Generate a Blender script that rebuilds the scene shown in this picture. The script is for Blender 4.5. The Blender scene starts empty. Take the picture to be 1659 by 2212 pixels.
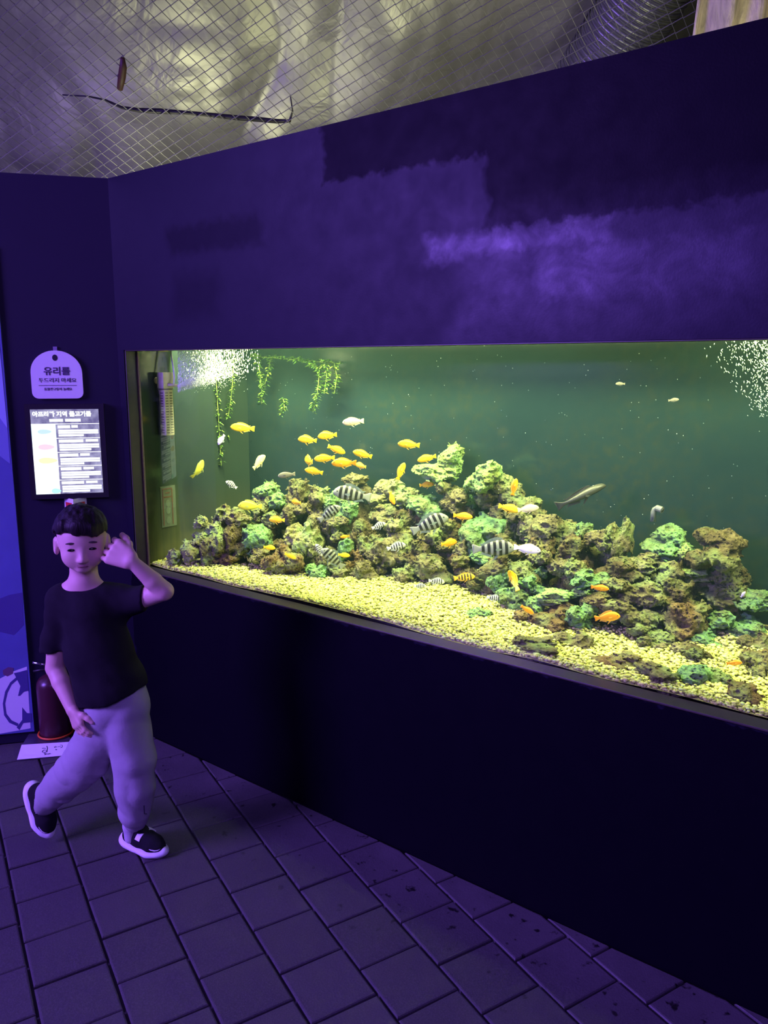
import bpy, bmesh, math, random
import numpy as np
from mathutils import Vector, Matrix, Quaternion

scene = bpy.context.scene
col = scene.collection
random.seed(7)
rng = np.random.default_rng(7)

# ------------------------------------------------------------------ camera
# World frame: the aquarium wall's face is the plane Y = 0 (X runs along it),
# the floor is Z = 0, the angled left wall meets the aquarium wall at X = -2.975.
W, H, F = 1659.0, 2212.0, 1686.6
CAM = np.array([0.0, -2.02, 1.67])
FWD = np.array([-0.596118, 0.782169, -0.181259])
RGT = np.array([0.795005, 0.606596, 0.003000])
UPV = np.array([-0.112297, 0.142313, 0.983431])
FH = np.array([-0.606159, 0.795344, 0.0])           # horizontal view direction

cam_d = bpy.data.cameras.new('camera')
cam_d.sensor_fit = 'HORIZONTAL'
cam_d.sensor_width = 36.0
cam_d.lens = 36.0 * F / W
cam_d.clip_start = 0.02
cam_d.clip_end = 60
cam = bpy.data.objects.new('camera', cam_d)
col.objects.link(cam)
M = Matrix(((RGT[0], UPV[0], -FWD[0], CAM[0]), (RGT[1], UPV[1], -FWD[1], CAM[1]),
            (RGT[2], UPV[2], -FWD[2], CAM[2]), (0, 0, 0, 1)))
cam.matrix_world = M
scene.camera = cam

# ------------------------------------------------------------------ exposure, world, lamps
scene.view_settings.view_transform = 'Standard'
scene.view_settings.look = 'None'
scene.view_settings.exposure = 0.0
scene.view_settings.gamma = 1.0
scene.view_settings.use_curve_mapping = False
scene.cycles.use_denoising = True
scene.cycles.max_bounces = 5
scene.cycles.adaptive_threshold = 0.045
scene.cycles.transparent_max_bounces = 12
scene.cycles.volume_bounces = 0
scene.cycles.sample_clamp_indirect = 6.0

world = bpy.data.worlds.new('world')
scene.world = world
world.use_nodes = True
world.node_tree.nodes['Background'].inputs['Color'].default_value = (0.10, 0.05, 0.42, 1)
world.node_tree.nodes['Background'].inputs['Strength'].default_value = 0.012


def area(name, loc, target, sx, sy, power, color, spread=180):
    d = bpy.data.lights.new(name, 'AREA')
    d.shape = 'RECTANGLE'
    d.size = sx
    d.size_y = sy
    d.energy = power
    d.color = color
    d.spread = math.radians(spread)
    o = bpy.data.objects.new(name, d)
    col.objects.link(o)
    o.location = loc
    v = Vector(target) - Vector(loc)
    o.rotation_euler = v.to_track_quat('-Z', 'Y').to_euler()
    return o


TANKC = (0.98, 1.0, 0.47)
# aquarium tubes over the water, behind the wall (an added shield keeps them off the visitors)
area('tank_lamp_a', (-2.37, 0.28, 2.02), (-2.37, 0.29, 0.8), 1.08, 0.04, 74, TANKC, 150)
area('tank_lamp_b', (-1.35, 0.28, 2.02), (-1.35, 0.29, 0.8), 0.75, 0.04, 36, TANKC, 150)
area('tank_lamp_c', (-0.38, 0.275, 2.02), (-0.38, 0.20, 0.8), 0.70, 0.04, 42, TANKC, 150)
# uplights added behind the wall for the tank lamps' spill on the foil
FOILC = (1.0, 0.99, 0.62)
area('foil_spill_a', (-3.5, 0.55, 2.15), (-3.6, 1.0, 3.3), 0.30, 0.10, 5, FOILC, 170)
area('foil_spill_b', (-2.3, 0.85, 2.15), (-2.4, 1.2, 3.3), 0.50, 0.10, 5, FOILC, 170)
area('foil_spill_c', (-1.0, 1.0, 2.15), (-1.2, 1.6, 3.3), 0.50, 0.10, 4, FOILC, 170)
area('sheet_fill', (-0.5, 1.5, 2.2), (-0.9, 2.6, 2.9), 0.30, 0.10, 7, (1.0, 0.9, 0.6), 170)  # unseen fill light added to warm the beige sheet
area('purple_fill', (-4.3, 0.3, 2.2), (-4.3, 0.8, 3.3), 0.30, 0.10, 1.3, (0.36, 0.22, 1.0), 170)  # unseen purple light added to tint the left of the foil
# purple and blue LED floods hung under the ceiling of the visitors' side
area('purple_flood_a', (-4.2, -5.2, 3.0), (-1.4, -0.3, 0.9), 2.0, 2.0, 265, (0.275, 0.125, 1.0), 110)
area('purple_flood_b', (1.2, -2.9, 3.05), (-1.2, -0.6, 0.6), 1.2, 1.2, 34, (0.275, 0.125, 1.0), 115)
area('blue_flood', (-4.1, -1.9, 2.9), (-3.6, -0.8, 1.2), 0.3, 0.3, 5, (0.20, 0.18, 1.0))


# ------------------------------------------------------------------ pixel helpers
def ray(x, y):
    return FWD + (x - W / 2) / F * RGT - (y - H / 2) / F * UPV


def at_y(x, y, Y):
    d = ray(x, y)
    return CAM + d * ((Y - CAM[1]) / d[1])


def at_z(x, y, z):
    d = ray(x, y)
    return CAM + d * ((z - CAM[2]) / d[2])


def at_d(x, y, dist):
    d = ray(x, y)
    return CAM + d * (dist / float(d @ FH))


CORNER = np.array([-2.975, 0.0, 0.0])
LW = np.array([-0.6310, -0.7758, 0.0])       # along the left wall, away from the corner
LN = np.array([0.7758, -0.6310, 0.0])        # its normal into the room


def at_left(x, y, off=0.0):
    d = ray(x, y)
    t = ((CORNER + LN * off - CAM) @ LN) / (d @ LN)
    return CAM + d * t


# ------------------------------------------------------------------ object helpers
def tag(o, label=None, cat=None, group=None, kind=None):
    if label: o['label'] = label
    if cat: o['category'] = cat
    if group: o['group'] = group
    if kind: o['kind'] = kind
    return o


def empty(name, loc=(0, 0, 0), parent=None):
    o = bpy.data.objects.new(name, None)
    col.objects.link(o)
    o.location = loc
    o.empty_display_size = 0.05
    if parent: o.parent = parent
    return o


def mesh_obj(name, me, mat=None, parent=None):
    o = bpy.data.objects.new(name, me)
    if mat is not None and not me.materials:
        for m in (mat if isinstance(mat, (list, tuple)) else [mat]):
            me.materials.append(m)
    col.objects.link(o)
    if parent is not None: o.parent = parent
    return o


def build(name, verts, faces, mat=None, parent=None, smooth=False):
    me = bpy.data.meshes.new(name)
    me.from_pydata([tuple(map(float, v)) for v in verts], [], [tuple(map(int, f)) for f in faces])
    if smooth:
        me.polygons.foreach_set('use_smooth', [True] * len(me.polygons))
    me.update()
    return mesh_obj(name, me, mat, parent)


def np_mesh(name, V, Q, smooth=True):
    """V (n,3) floats, Q (m,4) or (m,3) ints"""
    me = bpy.data.meshes.new(name)
    k = Q.shape[1]
    me.vertices.add(len(V))
    me.vertices.foreach_set('co', V.astype(np.float32).ravel())
    me.loops.add(Q.size)
    me.loops.foreach_set('vertex_index', Q.astype(np.int32).ravel())
    me.polygons.add(len(Q))
    me.polygons.foreach_set('loop_start', np.arange(0, Q.size, k, dtype=np.int32))
    if smooth:
        me.polygons.foreach_set('use_smooth', np.ones(len(Q), dtype=bool))
    me.update(calc_edges=True)
    me.validate()
    return me


class MB:
    """collects simple shapes into one mesh"""
    def __init__(self):
        self.v, self.f = [], []

    def poly(self, pts, flip=False):
        n = len(self.v)
        self.v += [tuple(p) for p in pts]
        idx = list(range(n, n + len(pts)))
        self.f.append(idx[::-1] if flip else idx)

    def box(self, c, s, R=None):
        c = np.array(c, float)
        n = len(self.v)
        for dx in (-.5, .5):
            for dy in (-.5, .5):
                for dz in (-.5, .5):
                    p = np.array([dx * s[0], dy * s[1], dz * s[2]])
                    if R is not None: p = R @ p
                    self.v.append(tuple(c + p))
        for q in ((0, 1, 3, 2), (4, 6, 7, 5), (0, 4, 5, 1), (2, 3, 7, 6), (0, 2, 6, 4), (1, 5, 7, 3)):
            self.f.append([n + i for i in q])
        return self

    def box2(self, lo, hi):
        lo, hi = np.array(lo, float), np.array(hi, float)
        return self.box((lo + hi) / 2, hi - lo)

    def tube(self, pts, r, seg=8, cap=True):
        pts = [np.array(p, float) for p in pts]
        rs = r if isinstance(r, (list, tuple)) else [r] * len(pts)
        n0 = len(self.v)
        prev = None
        for i, p in enumerate(pts):
            a = pts[max(i - 1, 0)]
            b = pts[min(i + 1, len(pts) - 1)]
            t = b - a
            t = t / (np.linalg.norm(t) + 1e-12)
            if prev is None:
                h = np.array([0, 0, 1.0]) if abs(t[2]) < .9 else np.array([1.0, 0, 0])
                u = np.cross(t, h)
            else:
                u = prev - t * (prev @ t)
            u = u / (np.linalg.norm(u) + 1e-12)
            prev = u
            w = np.cross(t, u)
            for k in range(seg):
                an = 2 * math.pi * k / seg
                self.v.append(tuple(p + rs[i] * (math.cos(an) * u + math.sin(an) * w)))
        for i in range(len(pts) - 1):
            for k in range(seg):
                a = n0 + i * seg + k
                b = n0 + i * seg + (k + 1) % seg
                self.f.append([a, b, b + seg, a + seg])
        if cap:
            self.f.append([n0 + k for k in range(seg)][::-1])
            self.f.append([n0 + (len(pts) - 1) * seg + k for k in range(seg)])
        return self

    def lathe(self, base, prof, seg=20, axis='z'):
        n0 = len(self.v)
        for (r, z) in prof:
            for k in range(seg):
                an = 2 * math.pi * k / seg
                p = (r * math.cos(an), r * math.sin(an), z)
                self.v.append((base[0] + p[0], base[1] + p[1], base[2] + p[2]))
        for i in range(len(prof) - 1):
            for k in range(seg):
                a = n0 + i * seg + k
                b = n0 + i * seg + (k + 1) % seg
                self.f.append([a, b, b + seg, a + seg])
        self.f.append([n0 + k for k in range(seg)][::-1])
        self.f.append([n0 + (len(prof) - 1) * seg + k for k in range(seg)])
        return self

    def prism(self, outline, o, ex, ey, ez, t):
        """outline in (ex,ey) extruded by t along ez, starting at plane o"""
        o, ex, ey, ez = [np.array(a, float) for a in (o, ex, ey, ez)]
        n = len(self.v)
        m = len(outline)
        for zz in (0, t):
            for (a, b) in outline:
                self.v.append(tuple(o + ex * a + ey * b + ez * zz))
        self.f.append([n + i for i in range(m)][::-1])
        self.f.append([n + m + i for i in range(m)])
        for i in range(m):
            j = (i + 1) % m
            self.f.append([n + i, n + j, n + m + j, n + m + i])
        return self

    def build(self, name, mat=None, parent=None, smooth=False, bevel=0):
        o = build(name, self.v, self.f, mat, parent, smooth)
        if bevel:
            bm = bmesh.new()
            bm.from_mesh(o.data)
            bmesh.ops.recalc_face_normals(bm, faces=bm.faces)
            bmesh.ops.bevel(bm, geom=bm.edges[:], offset=bevel, segments=2, affect='EDGES', profile=0.6)
            bm.to_mesh(o.data)
            bm.free()
        else:
            bm = bmesh.new()
            bm.from_mesh(o.data)
            bmesh.ops.recalc_face_normals(bm, faces=bm.faces)
            bm.to_mesh(o.data)
            bm.free()
        return o


# ------------------------------------------------------------------ material helpers
class NT:
    def __init__(self, name):
        self.m = bpy.data.materials.new(name)
        self.m.use_nodes = True
        self.t = self.m.node_tree
        self.t.nodes.clear()
        self.out = self.t.nodes.new('ShaderNodeOutputMaterial')

    def n(self, typ, **kw):
        nd = self.t.nodes.new(typ)
        for k, v in kw.items():
            if k in nd.inputs.keys():
                self.set(nd.inputs[k], v)
            else:
                setattr(nd, k, v)
        return nd

    def set(self, sock, v):
        if isinstance(v, bpy.types.NodeSocket):
            self.t.links.new(v, sock)
        else:
            sock.default_value = v

    def principled(self, **kw):
        b = self.t.nodes.new('ShaderNodeBsdfPrincipled')
        for k, v in kw.items():
            self.set(b.inputs[k.replace('_', ' ')], v)
        self.t.links.new(b.outputs[0], self.out.inputs['Surface'])
        return b

    def noise(self, vec, scale, detail=4, rough=.55, dist=0):
        nd = self.n('ShaderNodeTexNoise')
        if vec is not None: self.t.links.new(vec, nd.inputs['Vector'])
        nd.inputs['Scale'].default_value = scale
        nd.inputs['Detail'].default_value = detail
        nd.inputs['Roughness'].default_value = rough
        nd.inputs['Distortion'].default_value = dist
        return nd.outputs['Fac']

    def ramp(self, fac, stops):
        nd = self.n('ShaderNodeValToRGB')
        cr = nd.color_ramp
        while len(cr.elements) < len(stops): cr.elements.new(0.5)
        for e, (p, c) in zip(cr.elements, stops):
            e.position = p
            e.color = (*c, 1) if len(c) == 3 else c
        self.t.links.new(fac, nd.inputs['Fac'])
        return nd.outputs['Color']

    def mix(self, fac, a, b):
        nd = self.n('ShaderNodeMix', data_type='RGBA')
        self.set(nd.inputs[0], fac)
        self.set(nd.inputs[6], a if isinstance(a, bpy.types.NodeSocket) else (*a, 1))
        self.set(nd.inputs[7], b if isinstance(b, bpy.types.NodeSocket) else (*b, 1))
        return nd.outputs[2]

    def math(self, op, a, b=0.0, c=0.0, clamp=False):
        nd = self.n('ShaderNodeMath', operation=op, use_clamp=clamp)
        self.set(nd.inputs[0], a)
        self.set(nd.inputs[1], b)
        self.set(nd.inputs[2], c)
        return nd.outputs[0]

    def bump(self, h, strength=.3, dist=.01):
        nd = self.n('ShaderNodeBump')
        nd.inputs['Strength'].default_value = strength
        nd.inputs['Distance'].default_value = dist
        self.t.links.new(h, nd.inputs['Height'])
        return nd.outputs['Normal']

    def obj(self):
        return self.n('ShaderNodeTexCoord').outputs['Object']

    def gen(self):
        return self.n('ShaderNodeTexCoord').outputs['Generated']

    def pos(self):
        return self.n('ShaderNodeNewGeometry').outputs['Position']

    def xyz(self, v):
        nd = self.n('ShaderNodeSeparateXYZ')
        self.t.links.new(v, nd.inputs[0])
        return nd.outputs

    def rnd(self):
        return self.n('ShaderNodeObjectInfo').outputs['Random']


def plain(name, color, rough=.5, metal=0.0, noise=0.0, scale=30, bump=0.0, **kw):
    t = NT(name)
    if noise or bump:
        f = t.noise(t.obj(), scale)
    c = (*color, 1)
    if noise:
        c = t.mix(f, tuple(max(0, x * (1 - noise)) for x in color), tuple(min(1, x * (1 + noise)) for x in color))
    b = t.principled(Base_Color=c, Roughness=rough, Metallic=metal)
    for k, v in kw.items():
        b.inputs[k.replace('_', ' ')].default_value = v
    if bump:
        t.set(b.inputs['Normal'], t.bump(f, bump, .004))
    return t.m


def emit(name, color, strength):
    t = NT(name)
    e = t.n('ShaderNodeEmission')
    e.inputs['Color'].default_value = (*color, 1)
    e.inputs['Strength'].default_value = strength
    t.t.links.new(e.outputs[0], t.out.inputs['Surface'])
    return t.m


# ------------------------------------------------------------------ signed-distance modelling
def hash3(i, j, k, seed):
    with np.errstate(over='ignore'):
        n = (i.astype(np.int64) * 374761393 + j.astype(np.int64) * 668265263 +
             k.astype(np.int64) * 2147483647 + seed * 1274126177) & 0xFFFFFFFF
        n = ((n ^ (n >> 13)) * 1274126177) & 0xFFFFFFFF
        n = n ^ (n >> 16)
    return (n & 0xFFFF).astype(np.float32) / 65535.0


def vnoise(x, y, z, seed=0):
    xi, yi, zi = np.floor(x), np.floor(y), np.floor(z)
    fx, fy, fz = x - xi, y - yi, z - zi
    fx = fx * fx * (3 - 2 * fx); fy = fy * fy * (3 - 2 * fy); fz = fz * fz * (3 - 2 * fz)
    xi, yi, zi = xi.astype(np.int64), yi.astype(np.int64), zi.astype(np.int64)
    r = 0
    for dx in (0, 1):
        for dy in (0, 1):
            for dz in (0, 1):
                w = (fx if dx else 1 - fx) * (fy if dy else 1 - fy) * (fz if dz else 1 - fz)
                r = r + w * hash3(xi + dx, yi + dy, zi + dz, seed)
    return r * 2 - 1


class Field:
    def __init__(self, lo, hi, vox):
        self.lo = np.array(lo, float)
        self.vox = vox
        self.n = np.ceil((np.array(hi) - self.lo) / vox).astype(int) + 1
        self.F = np.full(self.n, 0.2, np.float32)
        self.ax = [self.lo[i] + vox * np.arange(self.n[i]) for i in range(3)]

    def block(self, lo, hi):
        s = []
        for i in range(3):
            a = int(max(0, math.floor((lo[i] - self.lo[i]) / self.vox)))
            b = int(min(self.n[i], math.ceil((hi[i] - self.lo[i]) / self.vox) + 1))
            s.append(slice(a, max(a, b)))
        s = tuple(s)
        X = self.ax[0][s[0]][:, None, None].astype(np.float32)
        Y = self.ax[1][s[1]][None, :, None].astype(np.float32)
        Z = self.ax[2][s[2]][None, None, :].astype(np.float32)
        return s, X, Y, Z

    def apply(self, s, d, k, sub=False):
        A = self.F[s]
        if A.size == 0: return
        if sub:
            d = -d
            if k > 0:
                h = np.maximum(k - np.abs(A - d), 0) / k
                self.F[s] = np.maximum(A, d) + h * h * k * .25
            else:
                self.F[s] = np.maximum(A, d)
        else:
            if k > 0:
                h = np.maximum(k - np.abs(A - d), 0) / k
                self.F[s] = np.minimum(A, d) - h * h * k * .25
            else:
                self.F[s] = np.minimum(A, d)

    def cone(self, a, b, ra, rb, k=.01, sub=False, flat=None):
        """capsule with linear radius; flat=(normal, factor) squashes it along a direction"""
        a, b = np.array(a, float), np.array(b, float)
        m = max(ra, rb) * (1.0 if flat is None else max(1.0, flat[1])) + .05
        s, X, Y, Z = self.block(np.minimum(a, b) - m, np.maximum(a, b) + m)
        ab = b - a
        L2 = float(ab @ ab) + 1e-12
        t = ((X - a[0]) * ab[0] + (Y - a[1]) * ab[1] + (Z - a[2]) * ab[2]) / L2
        t = np.clip(t, 0, 1)
        dx, dy, dz = X - a[0] - t * ab[0], Y - a[1] - t * ab[1], Z - a[2] - t * ab[2]
        if flat is not None:
            nrm, fac = np.array(flat[0], float), flat[1]
            nrm = nrm / np.linalg.norm(nrm)
            q = dx * nrm[0] + dy * nrm[1] + dz * nrm[2]
            g = (1 / fac - 1)
            dx, dy, dz = dx + g * q * nrm[0], dy + g * q * nrm[1], dz + g * q * nrm[2]
        d = np.sqrt(dx * dx + dy * dy + dz * dz) - (ra + t * (rb - ra))
        if flat is not None and flat[1] < 1: d = d * max(.55, flat[1])
        self.apply(s, d.astype(np.float32), k, sub)

    def chain(self, pts, rs, k=.01, **kw):
        for i in range(len(pts) - 1):
            self.cone(pts[i], pts[i + 1], rs[i], rs[i + 1], k, **kw)

    def ell(self, c, r, R=None, k=.01, sub=False):
        """R: 3x3 whose columns are the ellipsoid's axes"""
        c, r = np.array(c, float), np.array(r, float)
        m = max(r) + .05
        s, X, Y, Z = self.block(c - m, c + m)
        X, Y, Z = X - c[0], Y - c[1], Z - c[2]
        if R is not None:
            R = np.array(R, float)
            X, Y, Z = (X * R[0, 0] + Y * R[1, 0] + Z * R[2, 0], X * R[0, 1] + Y * R[1, 1] + Z * R[2, 1],
                       X * R[0, 2] + Y * R[1, 2] + Z * R[2, 2])
        k0 = np.sqrt((X / r[0]) ** 2 + (Y / r[1]) ** 2 + (Z / r[2]) ** 2)
        k1 = np.sqrt((X / r[0] ** 2) ** 2 + (Y / r[1] ** 2) ** 2 + (Z / r[2] ** 2) ** 2)
        d = k0 * (k0 - 1) / (k1 + 1e-6)
        self.apply(s, d.astype(np.float32), k, sub)

    def grid(self):
        return np.meshgrid(*[a.astype(np.float32) for a in self.ax], indexing='ij')

    def mesh(self):
        """naive surface nets"""
        F = self.F
        ins = F < 0
        c = ins[:-1, :-1, :-1].astype(np.int8)
        tot = np.zeros_like(c)
        for dx in (0, 1):
            for dy in (0, 1):
                for dz in (0, 1):
                    tot += ins[dx:F.shape[0] - 1 + dx, dy:F.shape[1] - 1 + dy, dz:F.shape[2] - 1 + dz]
        act = (tot > 0) & (tot < 8)
        I, J, K = np.nonzero(act)
        idx = np.full(act.shape, -1, np.int32)
        idx[I, J, K] = np.arange(len(I))
        P = np.zeros((len(I), 3))
        cnt = np.zeros(len(I))
        cor = [(0, 0, 0), (1, 0, 0), (0, 1, 0), (1, 1, 0), (0, 0, 1), (1, 0, 1), (0, 1, 1), (1, 1, 1)]
        edges = [(0, 1), (2, 3), (4, 5), (6, 7), (0, 2), (1, 3), (4, 6), (5, 7), (0, 4), (1, 5), (2, 6), (3, 7)]
        vals = [F[I + a, J + b, K + d] for (a, b, d) in cor]
        for (a, b) in edges:
            va, vb = vals[a], vals[b]
            m = (va < 0) != (vb < 0)
            t = np.where(m, va / (va - vb + 1e-12), 0)
            for ax in range(3):
                P[:, ax] += np.where(m, cor[a][ax] + t * (cor[b][ax] - cor[a][ax]), 0)
            cnt += m
        P = P / cnt[:, None] + np.stack([I, J, K], 1)
        V = self.lo + P * self.vox
        quads = []
        for ax in range(3):
            sl0 = [slice(None)] * 3
            sl1 = [slice(None)] * 3
            sl0[ax] = slice(0, -1)
            sl1[ax] = slice(1, None)
            A, B = ins[tuple(sl0)], ins[tuple(sl1)]
            ch = A != B
            o1, o2 = [i for i in range(3) if i != ax]
            E = np.array(np.nonzero(ch))
            ok = (E[o1] > 0) & (E[o2] > 0) & (E[o1] < F.shape[o1] - 1) & (E[o2] < F.shape[o2] - 1)
            E = E[:, ok]
            sgn = A[E[0], E[1], E[2]]

            def cell(d1, d2):
                e = E.copy()
                e[o1] += d1
                e[o2] += d2
                return idx[e[0], e[1], e[2]]
            q = np.stack([cell(-1, -1), cell(0, -1), cell(0, 0), cell(-1, 0)], 1)
            flip = sgn if ax != 1 else ~sgn
            q[~flip] = q[~flip][:, ::-1]
            quads.append(q)
        Q = np.concatenate(quads)
        Q = Q[(Q >= 0).all(1)]
        return V, Q


def unit(v):
    v = np.array(v, float)
    return v / (np.linalg.norm(v) + 1e-12)


def axes(x, z):
    """matrix with columns x, y, z: x along x, z close to z"""
    x = unit(x)
    y = unit(np.cross(z, x))
    return np.stack([x, y, np.cross(x, y)], 1)


def smooth_mesh(V, Q, it=1, lam=.5):
    n = len(V)
    for _ in range(it):
        A = np.zeros((n, 3))
        c = np.zeros(n)
        for i in range(4):
            a, b = Q[:, i], Q[:, (i + 1) % 4]
            np.add.at(A, a, V[b]); np.add.at(A, b, V[a])
            np.add.at(c, a, 1); np.add.at(c, b, 1)
        V = V * (1 - lam) + lam * A / np.maximum(c, 1)[:, None]
    return V

# ================================================================== the setting
def wall_paint():
    t = NT('navy_paint')
    P = t.pos()
    nz = t.noise(P, 7, 3)
    nzx = t.noise(P, 26, 3)
    x, y, z = t.xyz(P)
    wx = t.math('ADD', x, t.math('MULTIPLY', t.math('SUBTRACT', nz, .5), .16))
    wz = t.math('ADD', z, t.math('MULTIPLY', t.math('SUBTRACT', nzx, .5), .07))

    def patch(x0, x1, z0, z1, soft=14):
        # area for rolled-on paint, painted lamp sheen and the darker lower wall, in metres
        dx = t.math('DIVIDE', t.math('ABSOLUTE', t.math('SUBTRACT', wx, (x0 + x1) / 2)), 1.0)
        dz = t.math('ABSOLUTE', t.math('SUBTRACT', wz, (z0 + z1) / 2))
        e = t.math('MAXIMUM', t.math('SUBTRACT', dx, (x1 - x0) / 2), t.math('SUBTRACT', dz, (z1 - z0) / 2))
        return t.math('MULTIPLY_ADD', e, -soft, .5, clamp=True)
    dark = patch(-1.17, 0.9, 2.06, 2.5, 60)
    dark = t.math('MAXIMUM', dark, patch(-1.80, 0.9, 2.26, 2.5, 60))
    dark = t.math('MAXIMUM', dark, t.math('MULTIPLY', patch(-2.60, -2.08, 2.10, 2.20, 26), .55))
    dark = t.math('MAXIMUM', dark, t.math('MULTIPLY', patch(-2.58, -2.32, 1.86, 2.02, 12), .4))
    dark = t.math('MAXIMUM', dark, patch(-2.975, 0.9, -.2, .78, 200))  # darker below the window, along the whole wall
    painted_sheen = patch(-1.38, -0.80, 1.985, 2.05, 22)  # purple lamp's sheen on the glossy wall, put into the colour
    painted_sheen = t.math('MAXIMUM', painted_sheen, t.math('MULTIPLY', patch(-1.02, -0.45, 1.84, 2.00, 16), .8))
    painted_sheen = t.math('MAXIMUM', painted_sheen, t.math('MULTIPLY', patch(-1.25, 0.3, 1.76, 2.06, 6), .45))
    sheen_noise = t.noise(P, 9, 5, .7, .6)
    painted_sheen = t.math('MULTIPLY', painted_sheen, t.math('MULTIPLY_ADD', sheen_noise, 1.6, -.25, clamp=True), clamp=True)
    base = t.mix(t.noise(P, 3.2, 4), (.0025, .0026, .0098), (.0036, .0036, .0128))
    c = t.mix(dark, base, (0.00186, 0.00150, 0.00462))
    c = t.mix(painted_sheen, c, (0.0211, 0.0174, 0.0434))
    r = t.math('MULTIPLY_ADD', t.noise(P, 12, 4), .22, .40)
    r = t.math('MULTIPLY_ADD', painted_sheen, -.12, r)
    b = t.principled(Base_Color=c, Roughness=r)
    t.set(b.inputs['Specular IOR Level'], t.math('MULTIPLY_ADD', painted_sheen, .35, t.math('MULTIPLY_ADD', dark, -.12, .19)))
    t.set(b.inputs['Normal'], t.bump(t.noise(P, 160, 3), .12, .002))
    return t.m


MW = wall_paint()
plain_navy = NT('navy_paint_plain')
_P = plain_navy.pos()
_b = plain_navy.principled(Base_Color=plain_navy.mix(plain_navy.noise(_P, 3, 4), (0.00775, 0.00700, 0.02013), (0.01162, 0.00962, 0.02788)), Roughness=.5)
_b.inputs['Specular IOR Level'].default_value = .3
MWL = plain_navy.m

XR = 0.62                        # right end of the tank window
ZB, ZT = 0.780, 1.742            # window opening
XL = -2.932
m = MB()
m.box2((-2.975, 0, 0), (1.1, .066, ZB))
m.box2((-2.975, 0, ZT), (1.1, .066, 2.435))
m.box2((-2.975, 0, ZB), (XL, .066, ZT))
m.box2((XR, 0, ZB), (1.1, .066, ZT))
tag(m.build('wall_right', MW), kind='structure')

m = MB()
c0 = CORNER
c1 = CORNER + LW * 1.9
m.prism([(c0[0], c0[1]), (c1[0], c1[1]), (c1[0] - LN[0] * .06, c1[1] - LN[1] * .06),
         (c0[0] - LN[0] * .06, c0[1] - LN[1] * .06)], (0, 0, 0), (1, 0, 0), (0, 1, 0), (0, 0, 1), 2.435)
tag(m.build('wall_left', MWL), kind='structure')

# ---- window of the aquarium: dark frame strips in the reveal, silicone seam, glass pane
win = tag(empty('window_1', (-1.15, .03, ZB)), kind='structure')
frame_m = plain('window_frame_paint', (.050, .044, .030), .38, noise=.25, scale=40)
seam_m = plain('old_silicone', (.20, .16, .07), .5, noise=.4, scale=60)


def under(o, root):
    """parent keeping world position of vertices (root is only translated)"""
    o.parent = root
    o.matrix_parent_inverse = Matrix.Translation(root.location).inverted()
    return o


m = MB().box2((XL, .004, ZB), (XR, .066, ZB + .006)); under(m.build('sill_strip', frame_m, bevel=.0015), win)
m = MB().box2((XL, .004, ZB + .006), (XL + .006, .066, ZT)); under(m.build('jamb_strip', frame_m, bevel=.0015), win)
m = MB().box2((XR - .006, .004, ZB + .006), (XR, .066, ZT)); under(m.build('jamb_strip', frame_m, bevel=.0015), win)
m = MB().box2((XL, .004, ZT - .004), (XR, .066, ZT)); under(m.build('head_strip', frame_m, bevel=.001), win)
m = MB().box2((XL + .006, .057, ZB + .006), (XL + .015, .0655, ZT - .004)); under(m.build('silicone_seam', seam_m), win)

t = NT('aquarium_glass')
fr = t.n('ShaderNodeFresnel')
fr.inputs['IOR'].default_value = 1.36
g = t.n('ShaderNodeBsdfGlossy')
g.inputs['Roughness'].default_value = .015
g.inputs['Color'].default_value = (.95, .97, .95, 1)
tr = t.n('ShaderNodeBsdfTransparent')
tr.inputs['Color'].default_value = (.93, .98, .95, 1)
mx = t.n('ShaderNodeMixShader')
t.set(mx.inputs[0], fr.outputs[0]); t.set(mx.inputs[1], tr.outputs[0]); t.set(mx.inputs[2], g.outputs[0])
t.t.links.new(mx.outputs[0], t.out.inputs['Surface'])
MGLASS = t.m
pane = build('pane', [(XL, .068, ZB - .03), (XR, .068, ZB - .03), (XR, .068, ZT + .18), (XL, .068, ZT + .18)], [(0, 1, 2, 3)], MGLASS)
under(pane, win)

# ---- the tank behind it
YB = 0.70
t = NT('teal_tank_panel')
P = t.pos()
x, y, z = t.xyz(P)
n1 = t.noise(P, 2.5, 5)
n2 = t.noise(P, 30, 4)
c = t.mix(n1, (.0045, .0120, .0150), (.0100, .0215, .0215))
c = t.mix(t.math('MULTIPLY', t.math('MULTIPLY_ADD', n2, 2.2, -.95, clamp=True), t.math('MULTIPLY_ADD', n1, 3, -1.1, clamp=True)), c, (.022, .026, .012))
b = t.principled(Base_Color=c, Roughness=.14)
b.inputs['Specular IOR Level'].default_value = .35
MTEAL = t.m
t = NT('algae_end_panel')
P = t.pos()
n1 = t.noise(P, 4, 5)
x, y, z = t.xyz(P)
cmb = t.n('ShaderNodeCombineXYZ'); t.set(cmb.inputs[0], t.math('MULTIPLY', x, 1)); t.set(cmb.inputs[1], t.math('MULTIPLY', y, 60)); t.set(cmb.inputs[2], t.math('MULTIPLY', z, 4))
n3 = t.noise(cmb.outputs[0], 1, 4)
film = t.math('MULTIPLY', t.math('MULTIPLY_ADD', z, -2.2, 2.5, clamp=True), n3)
c = t.mix(n1, (.012, .024, .020), (.024, .036, .024))
c = t.mix(film, c, (.085, .080, .026))
b = t.principled(Base_Color=c, Roughness=.12)
b.inputs['Specular IOR Level'].default_value = .35
MEND = t.m

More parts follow.
